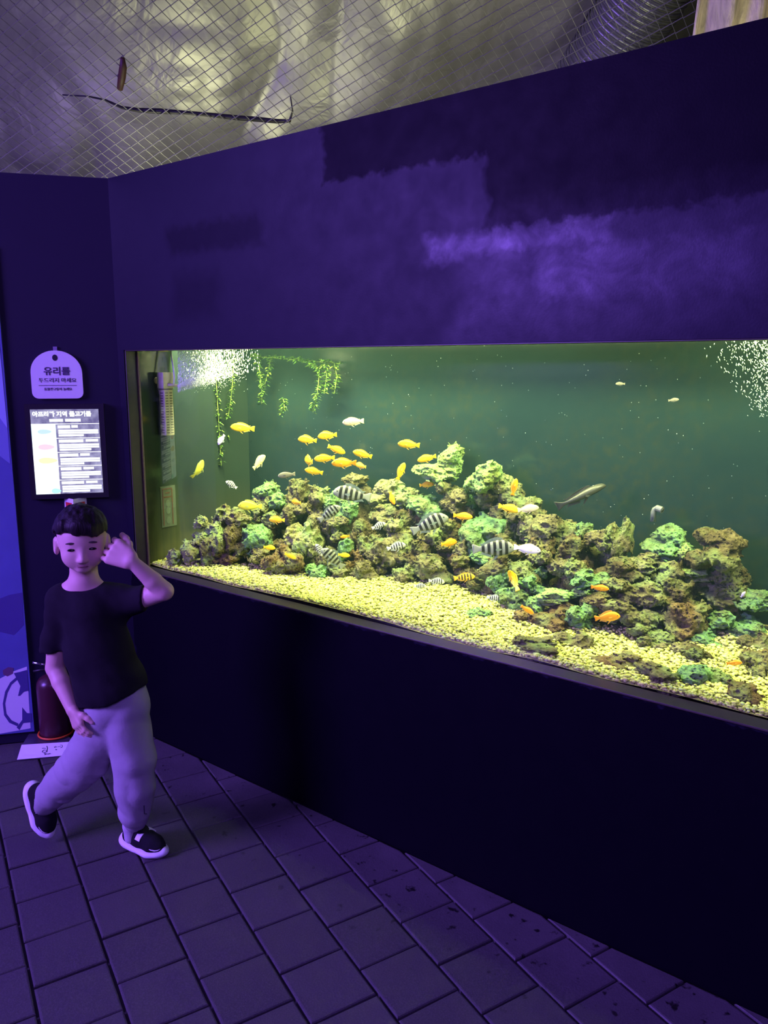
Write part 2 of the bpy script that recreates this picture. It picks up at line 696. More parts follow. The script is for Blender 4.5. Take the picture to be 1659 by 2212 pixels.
tank = tag(empty('aquarium', (-1.15, .38, .74)), 'long glass aquarium with dark teal back panel set behind the navy wall', 'aquarium')
under(MB().box2((XL - .012, YB, .74), (XR + .012, YB + .012, 1.98)).build('back_panel', MTEAL), tank)
under(MB().box2((XL - .012, .072, .74), (XL, YB - .001, 1.98)).build('end_panel', MEND), tank)
under(MB().box2((XR, .072, .74), (XR + .012, YB - .001, 1.98)).build('end_panel', MEND), tank)
under(MB().box2((XL + .001, .072, .735), (XR - .001, YB - .001, .745)).build('bottom_panel', MTEAL), tank)

shield_m = plain('added_shield_white', (.65, .65, .60), .5)
hood = MB().box2((XL + .02, .245, 1.775), (XR - .02, .250, 2.06)).box2((XL + .02, .245, 2.055), (XR - .02, .40, 2.06))  # added unseen light shield
hood = hood.box2((XL + .02, .395, 1.90), (XR - .02, .40, 2.06))
under(hood.build('added_light_shield', shield_m), tank)  # unseen plates added to stop tank light reaching the visitors' floor

# ---- water: a clear green-blue volume that fades what lies deep in it
t = NT('aquarium_water')
va = t.n('ShaderNodeVolumePrincipled')
va.inputs['Color'].default_value = (.32, .64, .72, 1)
va.inputs['Absorption Color'].default_value = (.55, .88, .80, 1)
va.inputs['Density'].default_value = .055
va.inputs['Anisotropy'].default_value = .2
t.t.links.new(va.outputs[0], t.out.inputs['Volume'])
wm = MB().box2((XL + .002, .075, .75), (XR - .002, YB - .004, 1.93)).build('water', t.m)
tag(wm, 'clear greenish water filling the lit aquarium', 'water', kind='stuff')

# ================================================================== paved floor
t = NT('joint_sand')
b = t.principled(Base_Color=t.mix(t.noise(t.pos(), 120, 4), (.012, .011, .012), (.035, .032, .034)), Roughness=.9)
MJOINT = t.m
t = NT('concrete_paver')
P = t.pos()
r = t.rnd()
c = t.mix(t.noise(P, 5, 5, .6), (.042, .040, .042), (.070, .066, .069))
c = t.mix(t.math('MULTIPLY', r, .55), c, (.036, .035, .036))
sp = t.noise(P, 230, 3, .7)
c = t.mix(t.math('MULTIPLY_ADD', sp, 2.5, -1.1, clamp=True), c, (.095, .09, .092))
x, y, z = t.xyz(P)
near = t.math('MULTIPLY_ADD', y, 3.2, 1.5, clamp=True)          # splashes lie in front of the tank
spl = t.math('MULTIPLY_ADD', t.noise(P, 24, 3, .55), 14, -8.9, clamp=True)
c = t.mix(t.math('MULTIPLY', spl, near), c, (.007, .006, .007))
wall_pale = t.math('MULTIPLY', t.math('MULTIPLY_ADD', y, 5.5, 1.45, clamp=True), t.math('MULTIPLY_ADD', t.noise(P, 3.2, 4), 2.4, -.55, clamp=True))
c = t.mix(t.math('MULTIPLY', wall_pale, .55), c, (.13, .12, .125))      # paler towards the wall, in noisy patches
c = t.mix(t.math('MULTIPLY', spl, near), c, (.007, .006, .007))
b = t.principled(Base_Color=c, Roughness=t.math('MULTIPLY_ADD', near, -.22, .72))
b.inputs['Specular IOR Level'].default_value = .45
t.set(b.inputs['Normal'], t.bump(t.math('ADD', t.noise(P, 190, 4, .7), t.math('MULTIPLY', t.noise(P, 22, 4), 1.5)), .35, .003))
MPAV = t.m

floor = build('floor', [(-4.6, -3.4, -.014), (1.3, -3.4, -.014), (1.3, .0, -.014), (-2.975, 0, -.014), (-4.6, -2.0, -.014)],
              [(0, 1, 2, 3, 4)], MJOINT)
tag(floor, kind='structure')
DA = np.array([-0.929988, 0.367590, 0])
NA = np.array([0.367590, 0.929988, 0])
TS = 0.2
ORG = np.array([0, -2.02, 0]) + NA * 0.1435


def clip(poly, p0, n):
    out = []
    for i in range(len(poly)):
        a, b2 = poly[i], poly[(i + 1) % len(poly)]
        da, db = (a - p0) @ n, (b2 - p0) @ n
        if da >= 0: out.append(a)
        if (da >= 0) != (db >= 0):
            out.append(a + (b2 - a) * (da / (da - db)))
    return out


def paver_geo(poly, top=0.0):
    c = sum(poly) / len(poly)
    vs, fs = [], []
    n = len(poly)
    rings = [(0, -.013), (0, top - .0045), (.0022, top - .0012), (.006, top)]
    for ins, zz in rings:
        for p in poly:
            d = c - p
            L = np.linalg.norm(d) + 1e-9
            vs.append(p + d / L * min(ins * 1.4, L * .4) + np.array([0, 0, zz]))
    for k in range(len(rings) - 1):
        for i in range(n):
            j = (i + 1) % n
            fs.append((k * n + i, k * n + j, (k + 1) * n + j, (k + 1) * n + i))
    fs.append(tuple(range((len(rings) - 1) * n, len(rings) * n)))
    return vs, fs


def project(p):
    d = np.array(p) - CAM
    z = d @ FWD
    return W / 2 + F * (d @ RGT) / z, H / 2 - F * (d @ UPV) / z, z


hg = TS / 2 - .0035
full = None
pav = []
prnd = random.Random(3)
for i in range(-14, 16):
    for k in range(-4, 30):
        tt = (k - .05 if i % 2 else k + .45)
        ctr = ORG + NA * (i + .5) * TS + DA * (tt + .5) * TS
        poly = [ctr + NA * a * hg + DA * b2 * hg for a, b2 in ((-1, -1), (1, -1), (1, 1), (-1, 1))]
        q = clip(poly, np.array([0, -.002, 0]), np.array([0, -1., 0]))
        if len(q) >= 3: q = clip(q, CORNER + LN * .002, LN)
        if len(q) >= 3: q = clip(q, np.array([1.25, 0, 0]), np.array([-1., 0, 0]))
        if len(q) >= 3: q = clip(q, np.array([0, -3.3, 0]), np.array([0, 1., 0]))
        if len(q) < 3: continue
        ar = .5 * abs(sum(q[j][0] * q[(j + 1) % len(q)][1] - q[(j + 1) % len(q)][0] * q[j][1] for j in range(len(q))))
        if ar < 4e-4: continue
        X, Y, Z = project(sum(q) / len(q))
        vis = Z > .3 and -120 < X < W + 120 and -100 < Y < H + 170
        pav.append((not vis, i, k, q, ctr, ar))
pav.sort(key=lambda a: (a[0], -a[5]))
far = MB()
cnt = 0
for (hid, i, k, q, ctr, ar) in pav:
    dz = prnd.uniform(-.0022, .0012)
    if hid or cnt >= 300:
        vs, fs = paver_geo(q, dz)
        n = len(far.v)
        far.v += [tuple(v) for v in vs]
        far.f += [[n + a for a in f] for f in fs]
        continue
    cnt += 1
    isfull = ar > (2 * hg) ** 2 * .995
    if isfull and full is None:
        vs, fs = paver_geo([p - ctr for p in q])
        full = bpy.data.meshes.new('paver')
        full.from_pydata([tuple(v) for v in vs], [], fs)
        full.materials.append(MPAV)
    if isfull:
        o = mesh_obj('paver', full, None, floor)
        o.location = (ctr[0], ctr[1], dz)
        o.rotation_euler = (prnd.uniform(-.007, .007), prnd.uniform(-.007, .007), prnd.uniform(-.010, .010))
    else:
        cc = sum(q) / len(q)
        vs, fs = paver_geo([p - cc for p in q], 0)
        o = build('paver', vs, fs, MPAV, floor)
        o.location = (cc[0], cc[1], dz)
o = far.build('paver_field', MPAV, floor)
tag(o, kind='stuff')

# ================================================================== foil ceiling
t = NT('crumpled_foil')
P = t.pos()
f1 = t.noise(P, 3.0, 5, .6, 1.2)
b = t.principled(Base_Color=t.mix(f1, (.30, .31, .25), (.46, .46, .37)), Metallic=.6,
                 Roughness=t.math('MULTIPLY_ADD', f1, .16, .36))
t.set(b.inputs['Normal'], t.bump(t.noise(P, 4.5, 3, .5, 1.5), .22, .04))
MFOIL = t.m
# profile over the distance in view direction: a slanted vault behind the tank that turns flat over the visitors
PROF = np.array([(5.65, 1.75), (5.02, 2.70), (4.02, 3.54), (3.5, 3.78), (2.4, 3.84), (-2.6, 3.84)])
RHV = np.array([0.795344, 0.606159, 0.0])
seg_l = np.linalg.norm(np.diff(PROF, axis=0), axis=1)
cum = np.concatenate([[0], np.cumsum(seg_l)])
nb_, na_ = 260, 330
bb = np.concatenate([np.linspace(0, 2.9, 130), np.linspace(2.95, cum[-1], nb_ - 130)])
pd = np.interp(bb, cum, PROF[:, 0]); pz = np.interp(bb, cum, PROF[:, 1])
for _ in range(6):                                   # round the bends
    pd[1:-1] = (pd[:-2] + pd[2:] + 2 * pd[1:-1]) / 4; pz[1:-1] = (pz[:-2] + pz[2:] + 2 * pz[1:-1]) / 4
aa = np.linspace(-4.4, 3.6, na_)
AA, BB = np.meshgrid(aa, bb, indexing='ij')
zer = AA * 0


def ridge(x, y, s, seed):
    return 1 - np.abs(vnoise(x * s, y * s, x * 0 + seed * 7.3, seed))


ua = AA + .22 * vnoise(AA * 1.4, BB * 1.4, zer, 5)
ub = BB + .22 * vnoise(AA * 1.4, BB * 1.4, zer + 4, 6)
hgt = .20 * ridge(ua, ub * .6, .95, 1) + .085 * ridge(ua, ub * .7, 2.0, 2) + .012 * ridge(ua, ub * .8, 5.0, 3) + .05 * vnoise(AA * 1.6, BB * 1.6, zer, 9) - .16
tn = np.gradient(np.stack([pd, pz], 1), axis=0)
tn /= np.linalg.norm(tn, axis=1)[:, None]
nrm_d, nrm_z = -tn[:, 1], tn[:, 0]                   # away from the room
sgn = np.where((nrm_d * .75 + nrm_z * .66) > 0, 1, -1)
nrm_d, nrm_z = nrm_d * sgn, nrm_z * sgn
Dd = pd[None] + hgt * nrm_d[None]
Dz = pz[None] + hgt * nrm_z[None]
V = np.stack([CAM[0] + FH[0] * Dd + RHV[0] * AA, CAM[1] + FH[1] * Dd + RHV[1] * AA, Dz], -1).reshape(-1, 3)
ii, jj = np.meshgrid(np.arange(na_ - 1), np.arange(nb_ - 1), indexing='ij')
Q = np.stack([ii * nb_ + jj, ii * nb_ + jj + 1, (ii + 1) * nb_ + jj + 1, (ii + 1) * nb_ + jj], -1).reshape(-1, 4)
tag(mesh_obj('ceiling', np_mesh('ceiling', V, Q), MFOIL), kind='structure')

# ---- chain-link netting stretched in front of the slanted foil
t = NT('galvanised_wire')
b = t.principled(Base_Color=t.mix(t.noise(t.pos(), 2, 3), (.13, .135, .12), (.24, .245, .21)), Metallic=.3, Roughness=.5)
MWIRE = t.m
SB = unit(np.array([FH[0] * (3.62 - 4.55), FH[1] * (3.62 - 4.55), 3.48 - 2.70]))      # up the slope
NN = unit(np.cross(RHV, SB))
if NN @ FH > 0: NN = -NN                                                              # towards the room
NET0 = CAM * np.array([1, 1, 0]) + FH * 4.55 + np.array([0, 0, 2.70]) + NN * .12


def at_net(px, py, off=0.0):
    d = ray(px, py)
    return CAM + d * (((NET0 + NN * off - CAM) @ NN) / (d @ NN))


EL = .050
g1 = (RHV * math.cos(math.radians(54)) - SB * math.sin(math.radians(54))) * EL
g2 = (RHV * math.cos(math.radians(31)) + SB * math.sin(math.radians(31))) * EL
net = tag(empty('chain_link_net', tuple(NET0)), 'grey chain-link wire netting stretched below the crumpled silver foil ceiling', 'netting')
nseg = 112
pts = [np.zeros(3)]
for j in range(nseg):
    pts.append(pts[-1] + (-g1 if j % 2 == 0 else g2))
cgx = sum(pts) / len(pts)
pts2 = []
for j in range(len(pts)):
    pts2.append(pts[j] + NN * (.002 if j % 2 else -.002))
wmb = MB().tube(pts2, .0026, 4)
wme = bpy.data.meshes.new('wire')
wme.from_pydata(wmb.v, [], wmb.f)
wme.materials.append(MWIRE)
start = NET0 - SB * 1.1
# neighbouring wires hook into each other at the corners
for kx in range(-92, 92):
    o = mesh_obj('wire', wme, None, net)
    off = start + (g1 + g2) * (kx // 2) + (g1 if kx % 2 else 0)
    o.location = tuple(off - NET0 + NN * (.001 if kx % 2 else -.001))

# ================================================================== inside the tank
# gravel bed: height over (x, depth)
def z_gravel(X, Y):
    X = np.asarray(X, float); Y = np.asarray(Y, float)
    b = .795 + .060 * np.clip((Y - .07) / .63, 0, 1) + .012 * np.sin(X * 4.1 + 1) * np.clip((Y - .1) * 5, 0, 1)
    b = b + .010 * vnoise(X * 5, Y * 5, X * 0, 21)
    return b


# foot of the rock pile on the gravel, read off as pixels
FOOT = [(345, 1218), (430, 1225), (520, 1228), (600, 1246), (700, 1246), (800, 1258), (870, 1272), (960, 1285),
        (1060, 1310), (1150, 1345), (1240, 1370), (1340, 1380), (1440, 1385), (1540, 1385), (1659, 1395)]
_f = []
for (px, py) in FOOT:
    p = at_z(px, py, .815)
    _f.append((p[0], min(max(p[1], .09), .66)))
_f.sort()
FX = np.array([a for a, b in _f]); FY = np.array([b for a, b in _f])
FX = np.append(FX, [.6]); FY = np.append(FY, [.2])


def pile_z(X, Y):
    yf = np.interp(X, FX, FY)
    g = z_gravel(X, Y)
    return np.where(Y < yf, g, g + (Y - yf) * 1.25)


def hit_pile(px, py, back=0.0):
    """first point of the pixel's ray on the gravel / rock slope"""
    d = ray(px, py)
    ys = np.linspace(.075, .66, 400)
    tt = (ys - CAM[1]) / d[1]
    P = CAM[None] + d[None] * tt[:, None]
    zz = pile_z(P[:, 0], P[:, 1])
    k = np.nonzero(P[:, 2] <= zz)[0]
    i = k[0] if len(k) else len(ys) - 1
    y = ys[i] + back
    return CAM + d * ((y - CAM[1]) / d[1])


# ---- gravel: bed plus thousands of loose pebbles
t = NT('pale_gravel')
r = t.n('ShaderNodeAttribute', attribute_name='tone').outputs['Fac']
c = t.ramp(r, [(0, (.20, .22, .05)), (.30, (.44, .45, .11)), (.7, (.68, .68, .18)), (1, (.46, .58, .20))])
b = t.principled(Base_Color=c, Roughness=.6)
t.set(b.inputs['Normal'], t.bump(t.noise(t.pos(), 300, 3), .3, .002))
MGRAV = t.m
t = NT('gravel_bed')
b = t.principled(Base_Color=t.mix(t.noise(t.pos(), 90, 4, .7), (.16, .155, .05), (.42, .40, .14)), Roughness=.8)
t.set(b.inputs['Normal'], t.bump(t.noise(t.pos(), 110, 3), .8, .01))
MBED = t.m

bx = np.linspace(XL + .003, XR - .003, 140)
by = np.linspace(.072, YB - .003, 40)
BX, BY = np.meshgrid(bx, by, indexing='ij')
BZ = z_gravel(BX, BY) - .004
V = np.stack([BX, BY, BZ], -1).reshape(-1, 3)
ii, jj = np.meshgrid(np.arange(139), np.arange(39), indexing='ij')
Q = np.stack([ii * 40 + jj, (ii + 1) * 40 + jj, (ii + 1) * 40 + jj + 1, ii * 40 + jj + 1], -1).reshape(-1, 4)
gbed = mesh_obj('gravel', np_mesh('gravel', V, Q), MBED)
tag(gbed, 'pale yellow gravel covering the bottom of the aquarium', 'gravel', kind='stuff')

NP = 34000
gr = np.random.default_rng(11)
gX = gr.uniform(XL + .012, .10, NP)
gY = .080 + gr.random(NP) ** 1.25 * .60
keep = gY < np.interp(gX, FX, FY) + .10
gX, gY = gX[keep], gY[keep]
NP = len(gX)
size = gr.uniform(.0032, .0060, NP) * (1 + .5 * (gr.random(NP) > .9))
# low-poly pebble: squashed octahedron-sphere with 18 vertices
_bm = bmesh.new()
bmesh.ops.create_icosphere(_bm, subdivisions=1, radius=1)
pv = np.array([v.co[:] for v in _bm.verts]); pf = np.array([[v.index for v in f.verts] for f in _bm.faces])
_bm.free()
pv = pv * (1 + .12 * gr.standard_normal((len(pv), 1)))
sc = np.stack([size * gr.uniform(.9, 1.6, NP), size * gr.uniform(.8, 1.2, NP), size * gr.uniform(.55, .8, NP)], 1)
an = gr.uniform(0, 2 * np.pi, NP); tl = gr.uniform(-.5, .5, NP)
lv = pv[None] * sc[:, None]
cx, sx_ = np.cos(tl)[:, None], np.sin(tl)[:, None]
ly, lz = lv[..., 1] * cx - lv[..., 2] * sx_, lv[..., 1] * sx_ + lv[..., 2] * cx
ca, sa = np.cos(an)[:, None], np.sin(an)[:, None]
wx, wy = lv[..., 0] * ca - ly * sa, lv[..., 0] * sa + ly * ca
gz = z_gravel(gX, gY) + gr.uniform(-.004, .005, NP)
V = np.stack([wx + gX[:, None], np.clip(wy + gY[:, None], .0725, None), lz + gz[:, None]], -1).reshape(-1, 3)
Q = (pf[None] + (np.arange(NP) * len(pv))[:, None, None]).reshape(-1, 3)
me = np_mesh('pebbles', V, Q)
at = me.attributes.new('tone', 'FLOAT', 'POINT')
at.data.foreach_set('value', np.repeat(gr.random(NP), len(pv)).astype(np.float32))
tag(mesh_obj('pebbles', me, MGRAV, gbed), kind='stuff')

# ---- porous reef rocks
def largest(V, Q):
    """keep only the largest connected piece"""
    lab = np.arange(len(V))
    while True:
        m_ = lab[Q].min(1)
        new = lab.copy()
        np.minimum.at(new, Q.ravel(), np.repeat(m_, Q.shape[1]))
        new = new[new]
        if (new == lab).all(): break
        lab = new
    ids, ct = np.unique(lab, return_counts=True)
    keep = lab == ids[ct.argmax()]
    Q = Q[keep[Q].all(1)]
    idx = np.cumsum(keep) - 1
    return V[keep], idx[Q]


def rock_mesh(seed, stretch=(1, 1, 1), pits=1.7, vox=.038, flat=0):
    Fd = Field((-1.45, -1.45, -1.45), (1.45, 1.45, 1.45), vox)
    R = random.Random(seed)
    lobes = R.randint(4, 6)
    for i in range(lobes):
        c = np.array([R.uniform(-.55, .55) * stretch[0], R.uniform(-.5, .5) * stretch[1], R.uniform(-.5, .5) * stretch[2]])
        rr = np.array([R.uniform(.36, .62), R.uniform(.36, .6), R.uniform(.33, .6)])
        Fd.ell(c, rr, None, .16)
    X, Y, Z = Fd.grid()
    F0 = Fd.F
    F0 += .14 * vnoise(X * 2.2, Y * 2.2, Z * 2.2, seed) + .075 * vnoise(X * 5, Y * 5, Z * 5, seed + 1) + .055 * vnoise(X * 10, Y * 10, Z * 10, seed + 2) + .03 * vnoise(X * 19, Y * 19, Z * 19, seed + 3)
    cr_ = .34 - np.abs(vnoise(X * 4.2, Y * 4.2, Z * 4.2, seed + 4)) * 1.0
    F0 += .16 * np.clip(cr_, 0, 1) + .07 * np.clip(.30 - np.abs(vnoise(X * 9, Y * 9, Z * 9, seed + 5)), 0, 1)
    F0 += .022 * vnoise(X * 27, Y * 27, Z * 27, seed + 6) - .02
    Fd.F = F0.astype(np.float32)
    # pits and holes
    V, Q = Fd.mesh()
    for i in range(int(26 * pits)):
        c = V[R.randrange(len(V))]
        c = c / (np.linalg.norm(c) + 1e-6) * (np.linalg.norm(c) + R.uniform(-.04, .10))
        r0 = R.uniform(.07, .19)
        Fd.ell(c, (r0 * R.uniform(.8, 1.6), r0 * R.uniform(.8, 1.4), r0 * R.uniform(.7, 1.2)), None, .05, sub=True)
    V, Q = largest(*Fd.mesh())
    # normalise to a unit box
    lo, hi = V.min(0), V.max(0)
    V = (V - (lo + hi) / 2) / (hi - lo) * 2
    me = np_mesh('rock', V, Q)
    me.materials.append(None)
    return me


rock_src = [rock_mesh(s_) for s_ in (101, 102, 103, 104, 105, 106, 107, 108, 109, 110)]


def rock_mat(name, lo, mid, hi, patch=None, amt=0.0):
    t = NT(name)
    o = t.obj()
    P = t.pos()
    r = t.rnd()
    n1 = t.noise(P, 16, 6, .65)
    n2 = t.noise(P, 55, 5, .7)
    c = t.ramp(t.math('ADD', t.math('MULTIPLY', n1, .6), t.math('MULTIPLY', n2, .4)), [(.36, lo), (.48, mid), (.62, hi)])
    c = t.mix(t.math('MULTIPLY', r, .45), c, tuple(x * .55 for x in mid))
    vo = t.n('ShaderNodeTexVoronoi')
    t.set(vo.inputs['Vector'], P); vo.inputs['Scale'].default_value = 75
    pit = t.math('MULTIPLY_ADD', vo.outputs['Distance'], -4.2, 1.45, clamp=True)
    if patch:
        c = t.mix(t.math('MULTIPLY', t.math('MULTIPLY_ADD', t.noise(P, 11, 4), 5.0, -2.6 + 2.4 * amt, clamp=True), .95), c, patch)
    c = t.mix(t.math('MULTIPLY', pit, t.math('MULTIPLY_ADD', n1, 2.4, -.55, clamp=True)), c, tuple(x * .7 for x in lo))
    b = t.principled(Base_Color=c, Roughness=.8)
    b.inputs['Specular IOR Level'].default_value = .25
    t.set(b.inputs['Normal'], t.bump(t.math('SUBTRACT', t.math('ADD', n2, t.math('MULTIPLY', t.noise(P, 140, 4, .7), .5)), t.math('MULTIPLY', pit, .6)), 1.0, .012))
    return t.m


RM = {
    't': rock_mat('tan_rock', (0.032, 0.024, 0.010), (0.126, 0.110, 0.046), (0.265, 0.248, 0.119), (0.150, 0.207, 0.073), .14),
    'l': rock_mat('pale_rock', (0.058, 0.049, 0.018), (0.207, 0.197, 0.078), (0.357, 0.358, 0.156), (0.230, 0.317, 0.129), .20),
    'g': rock_mat('mint_rock', (0.032, 0.035, 0.012), (0.120, 0.164, 0.056), (0.216, 0.296, 0.111), (0.136, 0.281, 0.104), .34),
    'y': rock_mat('yellow_green_rock', (0.058, 0.063, 0.014), (0.207, 0.265, 0.060), (0.334, 0.416, 0.119), (0.207, 0.358, 0.119), .35),
    'b': rock_mat('brown_rock', (0.029, 0.016, 0.007), (0.115, 0.069, 0.027), (0.207, 0.150, 0.060), (0.150, 0.173, 0.064), .12),
    'd': rock_mat('dark_brown_rock', (0.020, 0.014, 0.005), (0.075, 0.055, 0.021), (0.173, 0.144, 0.055), (0.115, 0.150, 0.050), .12),
}
ROCKS = [  # x, y, width, height in photo pixels, kind
    (376, 1205, 40, 36, 'l'), (415, 1190, 45, 38, 'l'), (433, 1168, 38, 32, 'l'), (457, 1141, 58, 48, 'l'), (468, 1187, 48, 70, 't'),
    (497, 1114, 52, 46, 't'), (511, 1168, 58, 62, 'd'), (557, 1170, 66, 68, 'g'), (530, 1136, 50, 44, 't'), (573, 1066, 42, 46, 'g'),
    (603, 1084, 48, 42, 'g'), (643, 1068, 46, 62, 't'), (571, 1098, 52, 46, 't'), (600, 1124, 56, 44, 't'), (640, 1108, 52, 46, 't'),
    (660, 1161, 60, 74, 'l'), (690, 1084, 44, 58, 't'), (720, 1082, 44, 48, 'g'), (773, 1048, 60, 44, 't'), (630, 1212, 62, 62, 'b'),
    (594, 1217, 46, 52, 'b'), (748, 1106, 52, 50, 'g'), (727, 1140, 54, 48, 't'), (745, 1188, 50, 56, 'g'), (777, 1154, 60, 62, 'd'),
    (688, 1233, 46, 32, 'g'), (829, 1066, 58, 48, 'l'), (868, 1066, 62, 52, 'l'), (829, 1110, 74, 44, 't'), (974, 992, 42, 58, 'y'),
    (944, 1020, 92, 44, 'y'), (922, 1098, 80, 48, 'g'), (982, 1072, 68, 62, 't'), (1043, 1030, 78, 66, 'y'), (1080, 1046, 54, 48, 'l'),
    (1098, 1062, 60, 42, 't'), (1023, 1080, 34, 36, 'g'), (1000, 1101, 52, 42, 'b'), (1061, 1074, 60, 50, 'd'), (865, 1150, 50, 60, 'l'),
    (848, 1189, 72, 76, 't'), (803, 1183, 50, 56, 't'), (938, 1160, 74, 70, 't'), (988, 1195, 50, 62, 't'), (1048, 1160, 104, 88, 'g'),
    (1052, 1204, 58, 30, 'g'), (934, 1226, 98, 58, 't'), (880, 1238, 52, 48, 't'), (997, 1224, 58, 52, 'b'), (1067, 1236, 58, 60, 't'),
    (1078, 1258, 40, 48, 'g'), (1134, 1246, 64, 60, 't'), (1130, 1108, 76, 62, 't'), (1068, 1113, 56, 52, 't'), (1103, 1202, 64, 56, 'd'),
    (1150, 1148, 66, 60, 't'), (791, 1232, 60, 42, 't'), (736, 1228, 50, 36, 't'), (768, 1208, 50, 46, 'b'), (976, 1146, 42, 52, 'b'),
    (1207, 1154, 96, 76, 't'), (1164, 1190, 66, 56, 'b'), (1262, 1150, 34, 36, 'g'), (1250, 1180, 70, 56, 'd'), (1300, 1170, 50, 48, 't'), (1338, 1166, 50, 86, 't'),
    (1441, 1172, 90, 62, 'g'), (1492, 1202, 54, 52, 'y'), (1545, 1190, 100, 82, 'd'), (1506, 1243, 92, 34, 'y'), (1569, 1244, 64, 54, 't'),
    (1552, 1288, 96, 50, 't'), (1626, 1302, 80, 50, 'g'), (1199, 1220, 66, 50, 't'), (1238, 1232, 52, 48, 't'), (1278, 1252, 76, 46, 'g'),
    (1342, 1228, 84, 48, 'd'), (1389, 1214, 66, 40, 't'), (1437, 1245, 64, 64, 't'), (1346, 1280, 74, 62, 't'), (1398, 1284, 74, 62, 't'),
    (1450, 1282, 74, 66, 'd'), (1148, 1256, 56, 52, 'g'), (1222, 1287, 112, 36, 'y'), (1111, 1300, 70, 60, 'g'), (1155, 1312, 46, 40, 'g'),
    (1132, 1334, 54, 34, 'b'), (1200, 1338, 92, 66, 'b'), (1254, 1332, 60, 50, 'g'), (1338, 1320, 76, 52, 't'), (1383, 1342, 64, 52, 't'),
    (1466, 1346, 96, 86, 'b'), (1402, 1374, 88, 58, 't'), (1414, 1396, 60, 38, 't'), (1034, 1328, 56, 24, 'g'), (1242, 1390, 84, 48, 't'),
    (1160, 1403, 100, 44, 't'), (1334, 1434, 98, 48, 'b'), (1425, 1465, 100, 50, 't'), (1508, 1422, 50, 52, 'd'), (1520, 1470, 92, 66, 'g'),
    (1612, 1507, 74, 50, 'b'), (1638, 1446, 64, 72, 'b'), (1596, 1358, 104, 66, 'g'), (1532, 1384, 66, 42, 'g'), (1636, 1394, 66, 48, 't'),
    (1470, 1406, 54, 36, 't'), (1588, 1262, 50, 60, 'd'), (1500, 1330, 70, 60, 'd'), (1290, 1300, 60, 46, 'd'), (1020, 1250, 50, 40, 'd'), (905, 1196, 60, 56, 'd'), (560, 1205, 44, 36, 't'),
    (700, 1205, 50, 50, 't'), (690, 1130, 48, 48, 't'), (885, 1118, 46, 44, 'd'), (960, 1190, 44, 44, 'd'), (1094, 1160, 46, 46, 'd'), (815, 1215, 44, 40, 't'),
]
ROCK_OWN = {
    (773, 1048): 'tan knobbly rock behind the big striped fish on the heap',
    (974, 992): 'knob of yellow-green rock at the very top of the heap',
    (944, 1020): 'broad yellow-green ledge rock just under the top knob',
    (1043, 1030): 'large yellow-green rock with an orange fish before it, right of the summit',
    (1048, 1160): 'large mint green rock behind the striped fish that faces the white one',
    (1222, 1287): 'flat pale yellow-green slab rock lying like a table',
    (1338, 1166): 'tall upright tan rock with a flat end on the lower heap',
    (1441, 1172): 'mint green blocky rock beside the big brown boulder',
    (1545, 1190): 'big rounded dark brown boulder topping the far mound',
    (1466, 1346): 'folded reddish brown rock standing on the open gravel',
    (1506, 1243): 'pale green flat rock wedged below the brown boulder',
    (1034, 1328): 'green stone half buried in the gravel near the glass',
    (1520, 1470): 'vivid green mossy rock at the front glass',
    (1508, 1422): 'black-green holed rock standing on the mossy green rock',
    (376, 1205): 'small yellowish rock at the end of the heap by the tank corner',
}
rrnd = random.Random(5)
for n, (px, py, pw, ph, kd) in enumerate(ROCKS):
    P = hit_pile(px, py + ph * .1)
    dist = float((P - CAM) @ FWD)
    hx, hz = pw * dist / F / 2 * 1.25, ph * dist / F / 2 * 1.25
    hy = (hx + hz) / 2 * rrnd.uniform(.85, 1.1)
    me = rock_src[n % len(rock_src)]
    P = P + np.array([0, hy * .35, 0])
    P[1] = min(max(P[1], .078 + hy * 1.02), YB - .012 - hy * 1.02 - hx * .12)
    d = ray(px, py)
    P = CAM + d * ((P[1] - CAM[1]) / d[1])
    o = mesh_obj('reef_rock', me)
    o.material_slots[0].link = 'OBJECT'; o.material_slots[0].material = RM[kd]
    o.location = tuple(P)
    o.scale = (hx, hy, hz)
    o.rotation_euler = (0, rrnd.choice([0, 0, math.pi]) + rrnd.uniform(-.12, .12), rrnd.choice([0, math.pi]) + rrnd.uniform(-.3, .3))
    hgt_ = float(P[2]) - float(z_gravel(P[0], P[1]))
    big = 'large' if pw * ph > 4300 else ('small' if pw * ph < 2300 else 'middling')
    shp = 'flat' if pw > 1.4 * ph else ('upright' if ph > 1.1 * pw else 'rounded')
    colr = {'t': 'tan pitted', 'l': 'pale cream', 'g': 'mint green', 'y': 'yellow-green', 'b': 'reddish brown', 'd': 'dark brown'}[kd]
    where = 'on open gravel before' if hgt_ < .035 else ('at the foot of' if hgt_ < .11 else ('half-way up' if hgt_ < .26 else 'high on'))
    zone = 'the filter end of the heap' if px < 640 else ('the heap below the school' if px < 900 else ('the summit heap' if px < 1180 else ('the heap below the catfish' if px < 1400 else 'the far mound')))
    lab = '%s %s %s reef rock %s %s' % (big, shp, colr, where, zone)
    grp = lab.replace('reef rock', 'rocks')
    own = ROCK_OWN.get((px, py))
    if own: tag(o, own, 'rock')
    else: tag(o, lab, 'rock', grp)
